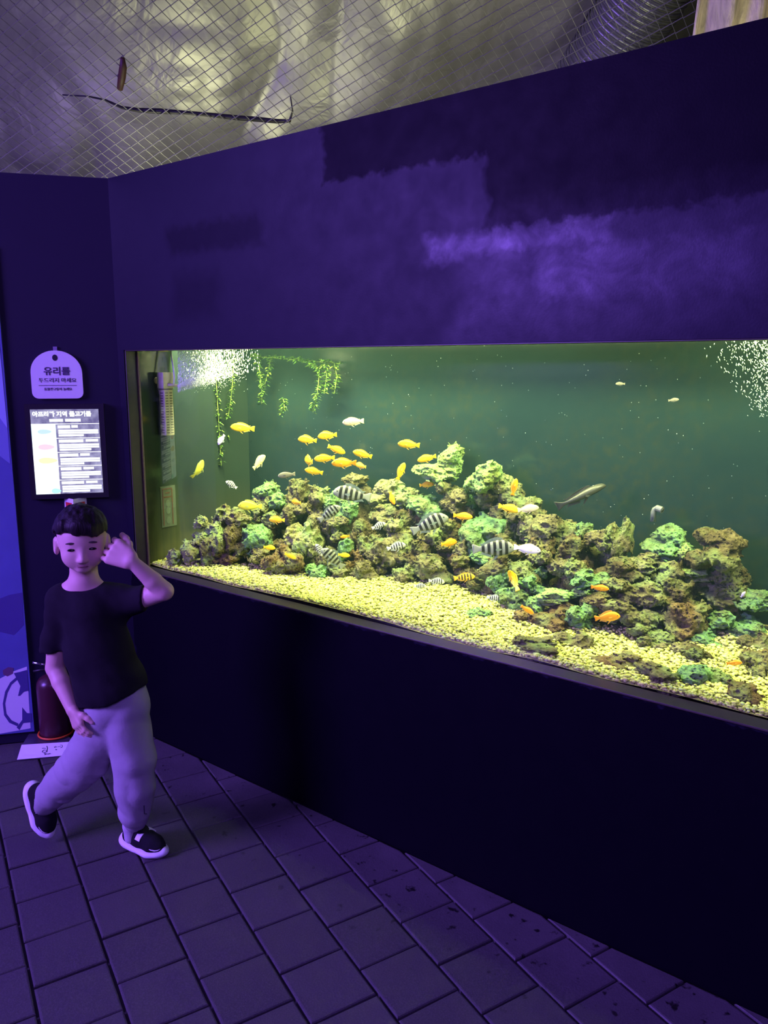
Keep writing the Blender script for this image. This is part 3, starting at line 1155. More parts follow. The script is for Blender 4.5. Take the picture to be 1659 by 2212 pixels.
# inner rocks the heap rests on
k = 0
for gx_ in np.arange(-2.62, .25, .125):
    for gy_ in np.arange(.2, .66, .13):
        x_ = gx_ + rrnd.uniform(-.03, .03); y_ = gy_ + rrnd.uniform(-.02, .02)
        yf = float(np.interp(x_, FX, FY))
        top = float(pile_z(x_, y_)) - float(z_gravel(x_, y_))
        X_, Y_, _ = project((x_, y_, .82 + top))
        if top < .07: continue
        # keep below the skyline of the heap
        sky = np.interp(X_, [330, 400, 440, 520, 580, 650, 760, 870, 960, 1050, 1110, 1160, 1230, 1300, 1350, 1400, 1450, 1560, 1610, 1659, 1800],
                        [1210, 1190, 1140, 1105, 1075, 1060, 1060, 1050, 1010, 1030, 1060, 1110, 1130, 1160, 1150, 1200, 1160, 1170, 1290, 1290, 1290])
        z_ = float(z_gravel(x_, y_)) + top * .5
        hz = top * .62
        while project((x_, y_, z_ + hz))[1] < sky + 10 and hz > .03:
            hz *= .85; z_ = float(z_gravel(x_, y_)) + hz * .7
        if hz <= .035: continue
        hx = .095
        kd = 'd' if k % 3 else 'b'
        o = mesh_obj('base_rock', rock_src[k % len(rock_src)])
        o.material_slots[0].link = 'OBJECT'; o.material_slots[0].material = RM[kd]
        o.location = (x_, min(y_ + .05, YB - .09), z_); o.scale = (hx, .075, hz)
        o.rotation_euler = (0, 0, rrnd.uniform(-.3, .3))
        tag(o, 'shadowed base rock at the core of the reef heap', 'rock', 'base rocks under the heap')
        k += 1

# ================================================================== fish
def fish_mat(name, kind, base, second=None, third=None):
    t = NT(name)
    x, y, z = t.xyz(t.obj())
    n = t.noise(t.obj(), 9, 3)
    if kind == 'plain':
        # back darker or lighter than the belly, a little mottling
        g = t.math('MULTIPLY_ADD', z, 3.0, .5, clamp=True)
        c = t.mix(g, second or base, base)
        c = t.mix(t.math('MULTIPLY', n, .25), c, third or base)
    else:
        ph = t.math('ADD', t.math('MULTIPLY', x, kind == 'bars' and 46.0 or 46.0), t.math('MULTIPLY', t.math('MULTIPLY', z, z), 14))
        s = t.math('SINE', ph)
        m_ = t.math('MULTIPLY_ADD', s, 5, .9, clamp=True)
        head = t.math('MULTIPLY_ADD', x, 30, -11.5, clamp=True)
        tail = t.math('MULTIPLY_ADD', x, -30, -8.4, clamp=True)
        m_ = t.math('MULTIPLY', m_, t.math('SUBTRACT', 1, t.math('MAXIMUM', head, tail)))
        c = t.mix(m_, base, second)
    b = t.principled(Base_Color=c, Roughness=.42)
    b.inputs['Specular IOR Level'].default_value = .4
    return t.m


def fin_mat(name, color, alpha=.75):
    t = NT(name)
    b = t.n('ShaderNodeBsdfPrincipled')
    x, y, z = t.xyz(t.obj())
    c = t.mix(t.math('MULTIPLY', t.noise(t.obj(), 40, 2), .5), color, tuple(k * .6 for k in color))
    t.set(b.inputs['Base Color'], c)
    b.inputs['Roughness'].default_value = .5
    b.inputs['Alpha'].default_value = alpha
    t.t.links.new(b.outputs[0], t.out.inputs['Surface'])
    return t.m


FISH = {
    'yellow': (fish_mat('yellow_fish_skin', 'plain', (.95, .57, .014), (.97, .66, .03), (.92, .44, .010)), fin_mat('yellow_fin', (.92, .58, .06), .95)),
    'orange': (fish_mat('orange_fish_skin', 'plain', (.90, .33, .010), (.94, .45, .02), (.85, .24, .005)), fin_mat('orange_fin', (.90, .50, .05), .95)),
    'pale': (fish_mat('pale_yellow_fish_skin', 'plain', (.88, .74, .30), (.92, .84, .48), (.85, .66, .20)), fin_mat('pale_fin', (.88, .80, .45), .9)),
    'white': (fish_mat('white_pink_fish_skin', 'plain', (.88, .80, .80), (.92, .88, .84), (.86, .72, .74)), fin_mat('white_fin', (.85, .80, .66), .9)),
    'olive': (fish_mat('olive_fish_skin', 'plain', (.55, .58, .05), (.75, .66, .06), (.45, .50, .04)), fin_mat('olive_fin', (.50, .55, .12), .9)),
    'grey': (fish_mat('grey_fish_skin', 'plain', (.10, .095, .075), (.26, .24, .20), (.08, .07, .05)), fin_mat('grey_fin', (.10, .10, .09), .9)),
    'dark': (fish_mat('dark_catfish_skin', 'plain', (.030, .032, .024), (.055, .056, .045), (.018, .018, .014)), fin_mat('dark_fin', (.035, .036, .03), .95)),
    'striped': (fish_mat('striped_fish_skin', 'bars', (.25, .27, .22), (.012, .012, .012)), fin_mat('striped_fin', (.20, .26, .24), .55)),
    'silver': (fish_mat('silver_fish_skin', 'bars', (.66, .68, .58), (.05, .055, .05)), fin_mat('silver_fin', (.60, .64, .60), .8)),
    'goldbar': (fish_mat('gold_barred_fish_skin', 'bars', (.90, .52, .03), (.05, .035, .015)), fin_mat('gold_fin', (.90, .50, .04), .95)),
}
MEYE = plain('fish_eye', (.01, .01, .01), .15)
_fish_cache = {}


def fish_shape(deep, bend):
    """body and fins of a fish of length 1, nose at +x"""
    key = (deep, bend)
    if key in _fish_cache: return _fish_cache[key]
    st = [.0, .02, .06, .12, .2, .3, .4, .5, .6, .7, .77, .82, .86, .91, .96, 1.0]
    if deep == 'slim':
        hh = [.005, .044, .086, .124, .154, .170, .172, .160, .136, .102, .074, .062, .074, .100, .116, .112]
        zc = [-.01, -.01, -.005, 0, .004, .006, .006, .004, .002, 0, 0, 0, 0, 0, 0, 0]
    elif deep == 'cat':
        hh = [.004, .03, .05, .065, .078, .082, .078, .07, .058, .045, .036, .032, .04, .06, .085, .10]
        zc = [-.02, -.01, 0, .006, .01, .012, .01, .006, .002, 0, 0, 0, .0, .0, .005, .01]
    else:
        hh = [.006, .048, .092, .135, .172, .192, .190, .172, .142, .102, .074, .060, .072, .098, .115, .112]
        zc = [-.02, -.018, -.006, .008, .016, .016, .012, .008, .004, 0, 0, 0, 0, 0, 0, 0]
    ww = [.004, .022, .036, .047, .055, .058, .056, .050, .040, .028, .018, .011, .006, .004, .003, .002]
    if deep == 'cat': ww = [w_ * 1.5 for w_ in ww]

    def bx_(x):
        return bend * ((x - .12) ** 2) * (1 if x < .12 else .5)
    V, Fc = [], []
    seg = 12
    for i, s in enumerate(st):
        x = .5 - s
        for k in range(seg):
            a = 2 * math.pi * k / seg
            zz = math.sin(a) * hh[i]
            notch = 0
            if i >= 14: notch = .035 * (1 - abs(math.sin(a))) * (i - 13) / 2
            V.append((x + notch, math.cos(a) * ww[i] + bx_(x), zc[i] + zz))
    for i in range(len(st) - 1):
        for k in range(seg):
            a = i * seg + k; b2 = i * seg + (k + 1) % seg
            Fc.append((a, b2, b2 + seg, a + seg))
    Fc.append(tuple(range(seg))[::-1])
    Fc.append(tuple(range((len(st) - 1) * seg, len(st) * seg)))
    body = bpy.data.meshes.new('fish_body')
    body.from_pydata(V, [], Fc)
    body.polygons.foreach_set('use_smooth', [True] * len(body.polygons))

    def top(x):
        return float(np.interp(.5 - x, st, np.array(hh) + np.array(zc)))

    def bot(x):
        return float(np.interp(.5 - x, st, -np.array(hh) + np.array(zc)))

    def fin(name, pts):
        # thin plate with real thickness, double outline
        v, f = [], []
        n = len(pts)
        for sgn in (-.004, .004):
            for (x, zv) in pts:
                v.append((x, bx_(x) + sgn, zv))
        f.append(tuple(range(n))[::-1]); f.append(tuple(range(n, 2 * n)))
        for i in range(n):
            j = (i + 1) % n
            f.append((i, j, n + j, n + i))
        me = bpy.data.meshes.new(name)
        me.from_pydata(v, [], f)
        return me
    k = .05 if deep == 'slim' else (.075 if deep == 'deep' else .06)
    xs = np.linspace(.22, -.26, 9)
    dor = [(x, top(x) - .015) for x in xs] + [(-.33, top(-.28) + k * .9)] + [(x, top(x) + k * (.35 + .65 * (1 - abs((x + .02) / .3) ** 2))) for x in xs[::-1]]
    xa = np.linspace(-.06, -.26, 5)
    ana = [(x, bot(x) + .012) for x in xa] + [(-.33, bot(-.27) - k * .9)] + [(x, bot(x) - k * .8) for x in xa[::-1]]
    pel = [(.14, bot(.14) + .02), (.06, bot(.06) + .02), (-.05, bot(.0) - k * 1.9), (.03, bot(.05) - k * 1.2)]
    fins = [('dorsal_fin', fin('dorsal_fin', dor)), ('anal_fin', fin('anal_fin', ana)), ('pelvic_fin', fin('pelvic_fin', pel))]
    # pectoral fin stands off the flank
    pf_ = []
    for sgn in (-1, 1):
        v = [(.20, sgn * .050, -.03), (.19, sgn * .052, .0), (.07, sgn * .085, .02), (.05, sgn * .090, -.02), (.09, sgn * .080, -.05)]
        v2 = [(a, b2 + sgn * .004, c_) for a, b2, c_ in v]
        me = bpy.data.meshes.new('pectoral_fin')
        me.from_pydata(v + v2, [], [(0, 1, 2, 3, 4), (9, 8, 7, 6, 5)] + [(i, (i + 1) % 5, 5 + (i + 1) % 5, 5 + i) for i in range(5)])
        pf_.append(('pectoral_fin', me))
    mb = MB()
    ex, ez = .395, .028
    eyes = []
    for sgn in (-1, 1):
        bm = bmesh.new()
        bmesh.ops.create_icosphere(bm, subdivisions=2, radius=.019)
        bmesh.ops.translate(bm, verts=bm.verts, vec=(ex, sgn * .036 + bx_(ex), ez))
        me = bpy.data.meshes.new('eye')
        bm.to_mesh(me); bm.free()
        me.materials.append(MEYE)
        eyes.append(('eye', me))
    _fish_cache[key] = (body, fins + pf_, eyes)
    return _fish_cache[key]


_mat_cache = {}


def with_mat(me, mat):
    key = (me.name, mat.name)
    if key not in _mat_cache:
        c = me.copy()
        c.materials.clear()
        c.materials.append(mat)
        _mat_cache[key] = c
    return _mat_cache[key]


def fish(name, px, py, L, direction, tilt, kind, deep='slim', yaw=0, bend=0.0, Y=None, off=.07, label=None, group=None, cat='fish', fat=1.0):
    """direction: +1 head to the tank's right end, -1 towards the filter; tilt in degrees, nose up positive"""
    if Y is None:
        P = hit_pile(px, py)
        y = max(P[1] - off, .10)
    else:
        y = Y
    P = at_y(px, py, y)
    dist = float((P - CAM) @ FWD)
    view = unit(P - CAM)
    right = unit(np.cross(view, [0, 0, 1]))
    depth = unit(np.cross([0, 0, 1], right))
    ta, ya = math.radians(tilt), math.radians(yaw)
    head = right * direction * math.cos(ta) * math.cos(ya) + depth * math.sin(ya) + np.array([0, 0, 1]) * math.sin(ta)
    S = L * dist / F / max(.35, abs(math.cos(ya)))
    up0 = np.array([0, 0, 1.0]) if abs(tilt) < 70 else -right * direction
    R = axes(head, up0)
    Mx = Matrix(((R[0, 0], R[0, 1], R[0, 2], P[0]), (R[1, 0], R[1, 1], R[1, 2], P[1]), (R[2, 0], R[2, 1], R[2, 2], P[2]), (0, 0, 0, 1)))
    body, fins, eyes = fish_shape(deep, bend)
    mb_, mf_ = FISH[kind]
    o = mesh_obj(name, with_mat(body, mb_))
    o.matrix_world = Mx @ Matrix.Diagonal((S, S * fat, S, 1))
    for nm, me in fins:
        mesh_obj(nm, with_mat(me, mf_), None, o)
    for nm, me in eyes:
        mesh_obj(nm, me, None, o)
    tag(o, label, cat, group)
    return o


SCH = ('yellow cichlid of the school hovering above the reef heap', 'yellow fish of the open-water school')
AMG = ('small yellow cichlid swimming close to the reef rocks', 'yellow fish among the rocks')
STR = ('small black-barred silver fish near the reef rocks', 'small barred fish among the rocks')
YC, SC_ = 'yellow_cichlid', 'striped_cichlid'
OW = .34
fish(YC, 524, 924, 52, -1, 6, 'yellow', Y=OW, label='yellow fish swimming alone ahead of the school, below the hanging plants')
fish('pale_minnow', 478, 950, 26, -1, -55, 'white', 'deep', yaw=20, Y=.36, label='small white fish nosing downward beside the trailing plant')
fish(YC, 763, 911, 47, -1, -4, 'pale', Y=OW, label='pale yellow fish at the top of the school')
fish(YC, 664, 950, 41, -1, 6, 'yellow', 'deep', Y=OW, label=SCH[0], group=SCH[1])
fish(YC, 707, 941, 42, -1, -6, 'yellow', 'deep', Y=OW, label=SCH[0], group=SCH[1])
fish(YC, 727, 971, 41, 1, -22, 'yellow', Y=OW, label='yellow fish of the school turned away from the filter')
fish(YC, 783, 981, 43, -1, 16, 'yellow', Y=OW, label=SCH[0], group=SCH[1])
fish(YC, 701, 990, 45, -1, -3, 'yellow', Y=OW, label=SCH[0], group=SCH[1])
fish(YC, 743, 1000, 54, -1, 0, 'orange', Y=OW - .03, label='deep orange fish, longest of the school')
fish(YC, 779, 1006, 24, -1, 8, 'yellow', 'deep', yaw=35, Y=OW + .08, label=SCH[0], group=SCH[1])
fish(YC, 667, 995, 17, -1, 0, 'yellow', 'deep', yaw=70, Y=OW + .06, label='yellow fish of the school seen head-on')
fish(YC, 678, 1018, 40, -1, 12, 'yellow', Y=OW, label=SCH[0], group=SCH[1])
fish('pale_cichlid', 560, 998, 36, 1, 40, 'pale', 'deep', yaw=35, Y=OW, label='plump cream-yellow fish turning steeply upward')
fish('olive_cichlid', 432, 1013, 40, 1, 62, 'olive', 'deep', yaw=25, bend=.9, Y=.30, label='olive yellow fish curling upward near the filter')
fish('grey_cichlid', 619, 1026, 38, -1, -6, 'grey', Y=.36, label='dark grey fish hovering below the school')
fish('silver_cichlid', 500, 1047, 28, -1, 35, 'silver', 'deep', Y=.42, label='small silver barred fish over the empty water by the end panel')
fish('olive_cichlid', 540, 1093, 52, -1, 4, 'olive', 'deep', label='plump olive yellow fish grazing on the green-topped rocks')
fish(YC, 640, 1085, 20, -1, 0, 'yellow', 'deep', yaw=50, label=AMG[0], group=AMG[1])
fish(YC, 598, 1123, 34, -1, 0, 'yellow', 'deep', yaw=20, label=AMG[0], group=AMG[1])
fish(YC, 582, 1183, 26, 1, -8, 'yellow', 'deep', label=AMG[0], group=AMG[1])
fish(YC, 627, 1201, 27, 1, -25, 'yellow', label=AMG[0], group=AMG[1])
fish(YC, 745, 1159, 20, -1, -8, 'orange', label='little orange fish before the dark hollow between rocks')
fish(YC, 743, 1199, 26, 1, -6, 'yellow', label=AMG[0], group=AMG[1])
fish(SC_, 761, 1068, 84, -1, 10, 'striped', 'deep', off=.12, label='big black-barred fish with drooping fins before the heap top')
fish(SC_, 712, 1109, 56, 1, 34, 'striped', 'deep', off=.10, label='black-barred fish climbing nose-up beside the mint rocks')
fish(SC_, 818, 1136, 32, 1, 22, 'silver', 'deep', label=STR[0], group=STR[1])
fish(SC_, 690, 1188, 30, -1, 62, 'silver', 'deep', label='small barred fish standing nearly upright by a larger one')
fish(SC_, 719, 1206, 64, -1, 42, 'striped', 'deep', label='barred fish tail-down behind the small yellow one')
fish(SC_, 856, 1181, 42, 1, 14, 'silver', 'deep', label='barred fish hanging under the pale holed rock')
fish(YC, 883, 960, 48, -1, 5, 'yellow', Y=OW, label='yellow fish above the gap, behind the school')
fish(YC, 922, 990, 42, -1, -14, 'yellow', Y=.40, label='yellow fish against the top yellow-green ledge')
fish(YC, 866, 1018, 40, 1, 68, 'yellow', Y=.38, label='slim yellow fish rising nose-up left of the summit rock')
fish(YC, 922, 1047, 32, 1, 6, 'yellow', 'deep', label=AMG[0], group=AMG[1])
fish(YC, 847, 1076, 30, 1, -72, 'orange', label='orange fish diving head-down in front of pale rocks')
fish(YC, 1047, 1030, 22, 1, 45, 'orange', 'deep', label='little orange fish before the large yellow-green rock')
fish(YC, 1111, 1052, 38, 1, 80, 'orange', Y=.40, fat=.8, label='orange fish upright at the end of the summit rocks')
fish(YC, 1100, 1098, 48, 1, -12, 'yellow', off=.12, label='yellow fish touching the tail of a cream one')
fish(YC, 1141, 1099, 46, 1, 10, 'pale', off=.10, label='cream fish swimming just ahead of a yellow one')
fish(YC, 1000, 1115, 42, 1, -4, 'orange', label='orange-yellow fish above the big barred fish')
fish(YC, 970, 1173, 34, 1, 5, 'orange', 'deep', yaw=30, label='round orange fish in front of a rust-brown rock')
fish(SC_, 928, 1132, 86, 1, 24, 'striped', 'deep', off=.12, label='largest black-barred fish, nose-up in mid heap')
fish(SC_, 1066, 1185, 92, 1, 4, 'striped', 'deep', off=.11, label='long black-barred fish facing the white fish')
fish('white_cichlid', 1139, 1186, 58, 1, -6, 'white', off=.09, label='pinkish white fish lying along the reef')
fish(YC, 1003, 1247, 46, 1, 8, 'goldbar', label='golden fish with dark bars low over the gravel edge')
fish(SC_, 943, 1256, 35, 1, -4, 'silver', 'deep', label=STR[0], group=STR[1])
fish(SC_, 907, 1266, 27, 1, 0, 'silver', 'deep', label=STR[0], group=STR[1])
fish('bent_cichlid', 1109, 1250, 44, -1, 62, 'yellow', bend=1.6, label='bright yellow fish bent like a banana')
fish(SC_, 1067, 1292, 32, 1, -4, 'silver', 'deep', label='small barred fish just above the gravel by the green rock')
fish(YC, 1139, 1317, 32, 1, -30, 'orange', label='orange fish pecking downward at a green rock')
fish(YC, 1296, 1270, 38, 1, -3, 'orange', label='orange fish under the mint rock edge')
fish(YC, 1312, 1333, 54, 1, 12, 'orange', 'deep', label='large orange-yellow fish passing before the brown rocks')
fish(YC, 1586, 1432, 32, 1, 14, 'orange', label='orange fish resting among stones at the front glass')
fish('grey_minnow', 1340, 829, 20, -1, 0, 'grey', Y=.60, label='faint small fish high in the dark water, paler tail')
fish('grey_minnow', 1455, 864, 22, 1, 8, 'grey', Y=.60, label='faint small fish near the bubbles in dark water')
fish('pale_minnow', 1605, 1284, 16, 1, 60, 'white', Y=.35, label='tiny pale fish above the dark gap by the brown boulder')
fish('sucker_catfish', 1256, 1072, 112, 1, 27, 'dark', 'cat', yaw=12, Y=.52, label='long dark grey sucker catfish clinging in open water', bend=.25)

# ---- grey plastic pipe elbow at the back of the tank
mpipe = plain('grey_pipe', (.10, .11, .105), .5)
pb = at_y(1421, 1100, .60)
m = MB()
pts = [pb + np.array([-.022, 0, -.07]), pb + np.array([-.022, 0, -.02]), pb + np.array([-.018, 0, -.004]), pb + np.array([-.006, 0, .006]), pb + np.array([.028, -.01, .000])]
pts = [pb + (q - pb) * .62 for q in pts]
m.tube(pts, .0095, 12)
pe = m.build('pipe_elbow', mpipe, smooth=True)
m = MB().tube([pts[3], pts[3] * .35 + pts[4] * .65, pts[4]], [.011, .0112, .011], 12)
m.build('collar', mpipe, pe)
tag(pe, 'grey plastic pipe elbow rising behind the reef', 'pipe')

# ================================================================== hanging water plants
t = NT('water_plant_leaf')
r = t.n('ShaderNodeNewGeometry').outputs['Random Per Island']
c = t.ramp(r, [(0, (.03, .085, .012)), (.6, (.08, .17, .02)), (1, (.20, .28, .045))])
b = t.principled(Base_Color=c, Roughness=.5)
MLEAF = t.m
MSTEM = plain('plant_stem', (.20, .26, .06), .6)


def plant(path, Y, leaf, per, label, group=None, seed=0):
    R = random.Random(seed)
    pts = [at_y(px, py, Y) for px, py in path]
    fine = []
    for i in range(len(pts) - 1):
        for k in range(8): fine.append(pts[i] + (pts[i + 1] - pts[i]) * k / 8)
    fine.append(pts[-1])
    root = empty('water_plant', tuple(fine[0]))
    mb = MB().tube(fine, .0018, 5)
    under(mb.build('stem', MSTEM), root)
    lf = MB()
    for p in fine:
        for _ in range(per):
            a = R.uniform(0, 2 * math.pi)
            out = np.array([math.cos(a), math.sin(a) * .7, R.uniform(-.15, .55)])
            out = unit(out)
            L = leaf * R.uniform(.6, 1.25)
            side = unit(np.cross(out, [0, 0, 1])) * L * .22
            q = p + np.array([0, 0, R.uniform(-.006, .006)])
            tip = q + out * L + np.array([0, 0, -L * .25])
            mid = q + out * L * .5 + np.array([0, 0, L * .10])
            lf.poly([q, mid + side, tip, mid - side])
    under(lf.build('leaves', MLEAF), root)
    tag(root, label, 'plant', group)


pl_grp = ('bushy leafy stem of the plants hanging from the surface', 'leafy stems hanging in the tank')
plant([(466, 800), (470, 870), (474, 940), (478, 1005)], .50, .024, 4, 'long narrow leafy stem trailing nearest the filter', seed=1)
plant([(505, 768), (503, 820), (498, 870), (492, 905)], .54, .024, 4, pl_grp[0], pl_grp[1], seed=2)
plant([(556, 768), (562, 810), (566, 850), (565, 872)], .62, .026, 5, pl_grp[0], pl_grp[1], seed=3)
plant([(585, 772), (580, 800), (572, 830)], .64, .026, 4, pl_grp[0], pl_grp[1], seed=4)
plant([(640, 776), (668, 786), (690, 800), (686, 850), (676, 890)], .62, .027, 6, 'leafy stem with a bright drooping tip below the others', seed=5)
plant([(700, 782), (706, 810), (700, 850)], .62, .027, 6, pl_grp[0], pl_grp[1], seed=6)
plant([(722, 784), (728, 815), (722, 850)], .63, .026, 5, pl_grp[0], pl_grp[1], seed=7)
plant([(540, 769), (600, 774), (660, 779), (735, 786)], .64, .026, 5, 'mat of leaves floating level at the water surface', seed=8)
plant([(612, 862), (614, 880), (606, 897)], .60, .024, 4, 'short loose sprig drifting under the plant mat', seed=9)
plant([(486, 940), (484, 965), (478, 998)], .56, .030, 5, 'pointed leafy plant tuft low beside the trailing stem', seed=10)

# ================================================================== internal filter in the corner
def at_x(px, py, X):
    d = ray(px, py)
    return CAM + d * ((X - CAM[0]) / d[0])


mfil = plain('beige_plastic', (.52, .47, .34), .5, noise=.15, scale=40)
mslot = plain('dark_slot', (.05, .045, .03), .8)
fx = XL + .034
hc = at_x(357, 822, fx)
rootf = tag(empty('tank_filter', tuple(hc)), 'beige internal aquarium filter with slotted body stuck to the end panel', 'filter')
under(MB().box(hc, (.046, .058, .072)).build('head', mfil, bevel=.005), rootf)
bc = at_x(361, 893, fx)
bc[1] = hc[1]
bot = at_x(361, 940, fx)[2]
topz = hc[2] - .036
body = under(MB().box((fx, hc[1], (topz + bot) / 2), (.040, .046, topz - bot)).build('slotted_body', mfil, bevel=.004), rootf)
nsl = 16
for r_ in range(nsl):
    zz = bot + .012 + (topz - bot - .03) * r_ / (nsl - 1)
    for k in (-1, 1):
        s_ = MB().box((fx + .0200, hc[1] + k * .011, zz), (.0024, .014, .0030)).build('slot', mslot)
        s_.parent = body
    s_ = MB().box((fx, hc[1] - .0232, zz), (.018, .0024, .0030)).build('slot', mslot)
    s_.parent = body
under(MB().box((fx, hc[1] - .004, topz - .002), (.043, .049, .004)).build('collar', mslot, bevel=.001), rootf)
noz = [at_x(362, 831, fx + .02), at_x(384, 833, fx + .05)]
under(MB().tube(noz, [.0075, .006], 10).build('nozzle', mfil, smooth=True), rootf)
tb = [at_x(368, 752, fx + .012), at_x(371, 772, fx + .02), at_x(375, 795, fx + .032), at_x(377, 815, fx + .040), at_x(376, 832, fx + .040)]
mtube = plain('air_tube', (.60, .66, .60), .3)
under(MB().tube(tb, .0045, 8).build('air_tube', mtube, smooth=True), rootf)
under(MB().tube([hc + np.array([-.033, -.02, .0]), hc + np.array([-.02, -.02, .0])], [.016, .008], 14).build('suction_cup', mfil, smooth=True), rootf)
mf2 = plain('yellow_float', (.85, .58, .06), .4)
fl_ = at_x(354, 752, fx)
tag(MB().tube([fl_ + np.array([0, -.03, .0]), fl_ + np.array([0, -.022, -.002]), fl_ + np.array([0, .02, -.002]), fl_ + np.array([0, .028, .0])], [.006, .012, .012, .006], 12).build('cork_float', mf2, smooth=True),
    'yellow float at the water surface above the filter', 'float')

# ---- reflection of a small framed sign, built as a plate on the end panel
mst = NT('reflection_film')
b_ = mst.n('ShaderNodeBsdfPrincipled')
b_.inputs['Base Color'].default_value = (.10, .13, .10, 1); b_.inputs['Alpha'].default_value = .45; b_.inputs['Roughness'].default_value = .3
mst.t.links.new(b_.outputs[0], mst.out.inputs['Surface'])
redm = plain('reflected_red', (.055, .022, .014), .6)
palem = plain('reflected_pale', (.055, .080, .062), .6)
q0 = at_x(346, 1052, XL + .004); q1 = at_x(382, 1134, XL + .004)
yy0, yy1, zz1, zz0_ = q0[1], q1[1], q0[2], q1[2]
st = MB().box2((XL + .002, yy0, zz0_), (XL + .005, yy1, zz1)).build('sign_reflection', mst.m)
tag(st, 'small faded upright sign reflection on the end panel below the filter', 'reflection')
wy_s, hz_s = yy1 - yy0, zz1 - zz0_


def st_box(a0, a1, b0, b1, mat, nm):
    MB().box2((XL + .005, yy0 + wy_s * a0, zz0_ + hz_s * b0), (XL + .0058, yy0 + wy_s * a1, zz0_ + hz_s * b1)).build(nm, mat, st)


st_box(.10, .16, .05, .95, redm, 'reflected_line'); st_box(.72, .78, .05, .95, redm, 'reflected_line')
st_box(.16, .72, .92, .95, redm, 'reflected_line'); st_box(.16, .72, .72, .75, redm, 'reflected_line'); st_box(.3, .6, .82, .85, redm, 'reflected_line')
for bb in (.16, .40, .58):
    m = MB()
    m.prism([(math.cos(a) * wy_s * .14, math.sin(a) * hz_s * .09) for a in np.linspace(0, 2 * math.pi, 18)[:-1]],
            (XL + .005, yy0 + wy_s * .46, zz0_ + hz_s * bb), (0, 1, 0), (0, 0, 1), (1, 0, 0), .0008)
    m.build('reflected_oval', palem, st)

# ================================================================== bubbles
t = NT('bubble_white')
b = t.principled(Base_Color=(.92, .96, .93, 1), Roughness=.2)
MBUB = t.m
MBUB2 = plain('bubble_pale', (.34, .44, .38), .3)


def bubbles(name, P, S, D, label, mat=None):
    """P positions, S half sizes, D unit directions: little stretched octahedra"""
    n = len(P)
    U = np.cross(D, np.array([.3, .9, .2])); U /= np.linalg.norm(U, axis=1)[:, None]
    Wv = np.cross(D, U)
    v = np.stack([P + D * S[:, 1:2], P - D * S[:, 1:2], P + U * S[:, :1], P - U * S[:, :1], P + Wv * S[:, :1], P - Wv * S[:, :1]], 1)
    tri = np.array([(0, 2, 4), (0, 4, 3), (0, 3, 5), (0, 5, 2), (1, 4, 2), (1, 3, 4), (1, 5, 3), (1, 2, 5)])
    Q = (tri[None] + (np.arange(n) * 6)[:, None, None]).reshape(-1, 3)
    o = mesh_obj(name, np_mesh(name, v.reshape(-1, 3), Q), mat or MBUB)
    tag(o, label, 'bubbles', kind='stuff')
    return o


br = np.random.default_rng(31)
# jet from the nozzle, fanning towards the surface
PP, SS, DD = [], [], []
for k in range(7500):
    jet = k < 3600
    if jet:
        s = abs(br.normal()) * .42
        if s > 1.1: continue
        cx_ = 384 + s * 140
        cy_ = 834 - s * 40 + (s * 34 + 2.5) * br.normal() * .55
        ln = br.uniform(.0012, .0042)
        d = np.array([.8, 0, .35])
    else:                                            # rising streaks, thinner away from the jet
        cx_ = 384 + abs(br.normal()) * 62
        cy_ = 752 + br.random() * (95 - (cx_ - 384) * .28)
        if cy_ < 750 or cx_ > 560: continue
        s = (cx_ - 384) / 150
        ln = br.uniform(.0022, .0080)
        d = np.array([.40 + br.normal() * .15 - (cx_ - 420) * .004, 0, 1.0])
    Yv = .16 + .22 * s + br.normal() * .03
    PP.append(at_y(cx_, cy_, max(.1, Yv)))
    SS.append((br.uniform(.0005, .0012), ln))
    DD.append(unit(d))
bubbles('filter_bubbles', np.array(PP), np.array(SS), np.array(DD), 'white jet of bubbles spraying from the filter nozzle')
PP, SS, DD = [], [], []
for k in range(2300):
    a = br.random()
    cx_ = 1700 + br.normal() * 95
    cy_ = 735 + br.random() ** 1.2 * 165
    if cx_ < 1515 or cx_ > 1890: continue
    if (cy_ - 735) > 30 + (180 - abs(cx_ - 1700)) * 1.0 + br.normal() * 22: continue
    if br.random() > (cx_ - 1490) / 170: continue
    PP.append(at_y(cx_, cy_, br.uniform(.25, .5)))
    SS.append((br.uniform(.0007, .0016), br.uniform(.002, .006)))
    DD.append(unit(np.array([br.normal() * .6 - .3, 0, 1.0])))
bubbles('air_bubbles', np.array(PP), np.array(SS), np.array(DD), 'loose cloud of pale bubbles high over the far mound', MBUB2)
PP = []
for k in range(220):
    PP.append(at_y(br.uniform(560, 1659), br.uniform(745, 1150), br.uniform(.1, .6)))
    if PP[-1][2] < float(pile_z(PP[-1][0], PP[-1][1])) + .02: PP.pop()
n = len(PP)
bubbles('water_specks', np.array(PP), np.stack([br.uniform(.0005, .0011, n), br.uniform(.0006, .0016, n)], 1), np.tile(unit([.3, 0, 1]), (n, 1)), 'tiny white specks drifting through the dark water')

# ================================================================== things on the left wall
EX, EZ = -LW, np.array([0, 0, 1.0])


def lw(px, py, off=0.0):
    P = at_left(px, py, off)
    return float((P - CORNER) @ EX), float(P[2])


def on_left(s, z, off):
    return CORNER + EX * s + EZ * z + LN * off


def flat_left(name, outline, off, th, mat, parent=None, root=None):
    """outline in (s, z) on the left wall, raised off it"""
    m = MB().prism(outline, CORNER + LN * off, EX, EZ, LN, th)
    o = m.build(name, mat)
    if root is not None:
        o.parent = parent or root
        o.matrix_parent_inverse = Matrix.Translation(root.location).inverted()
    return o


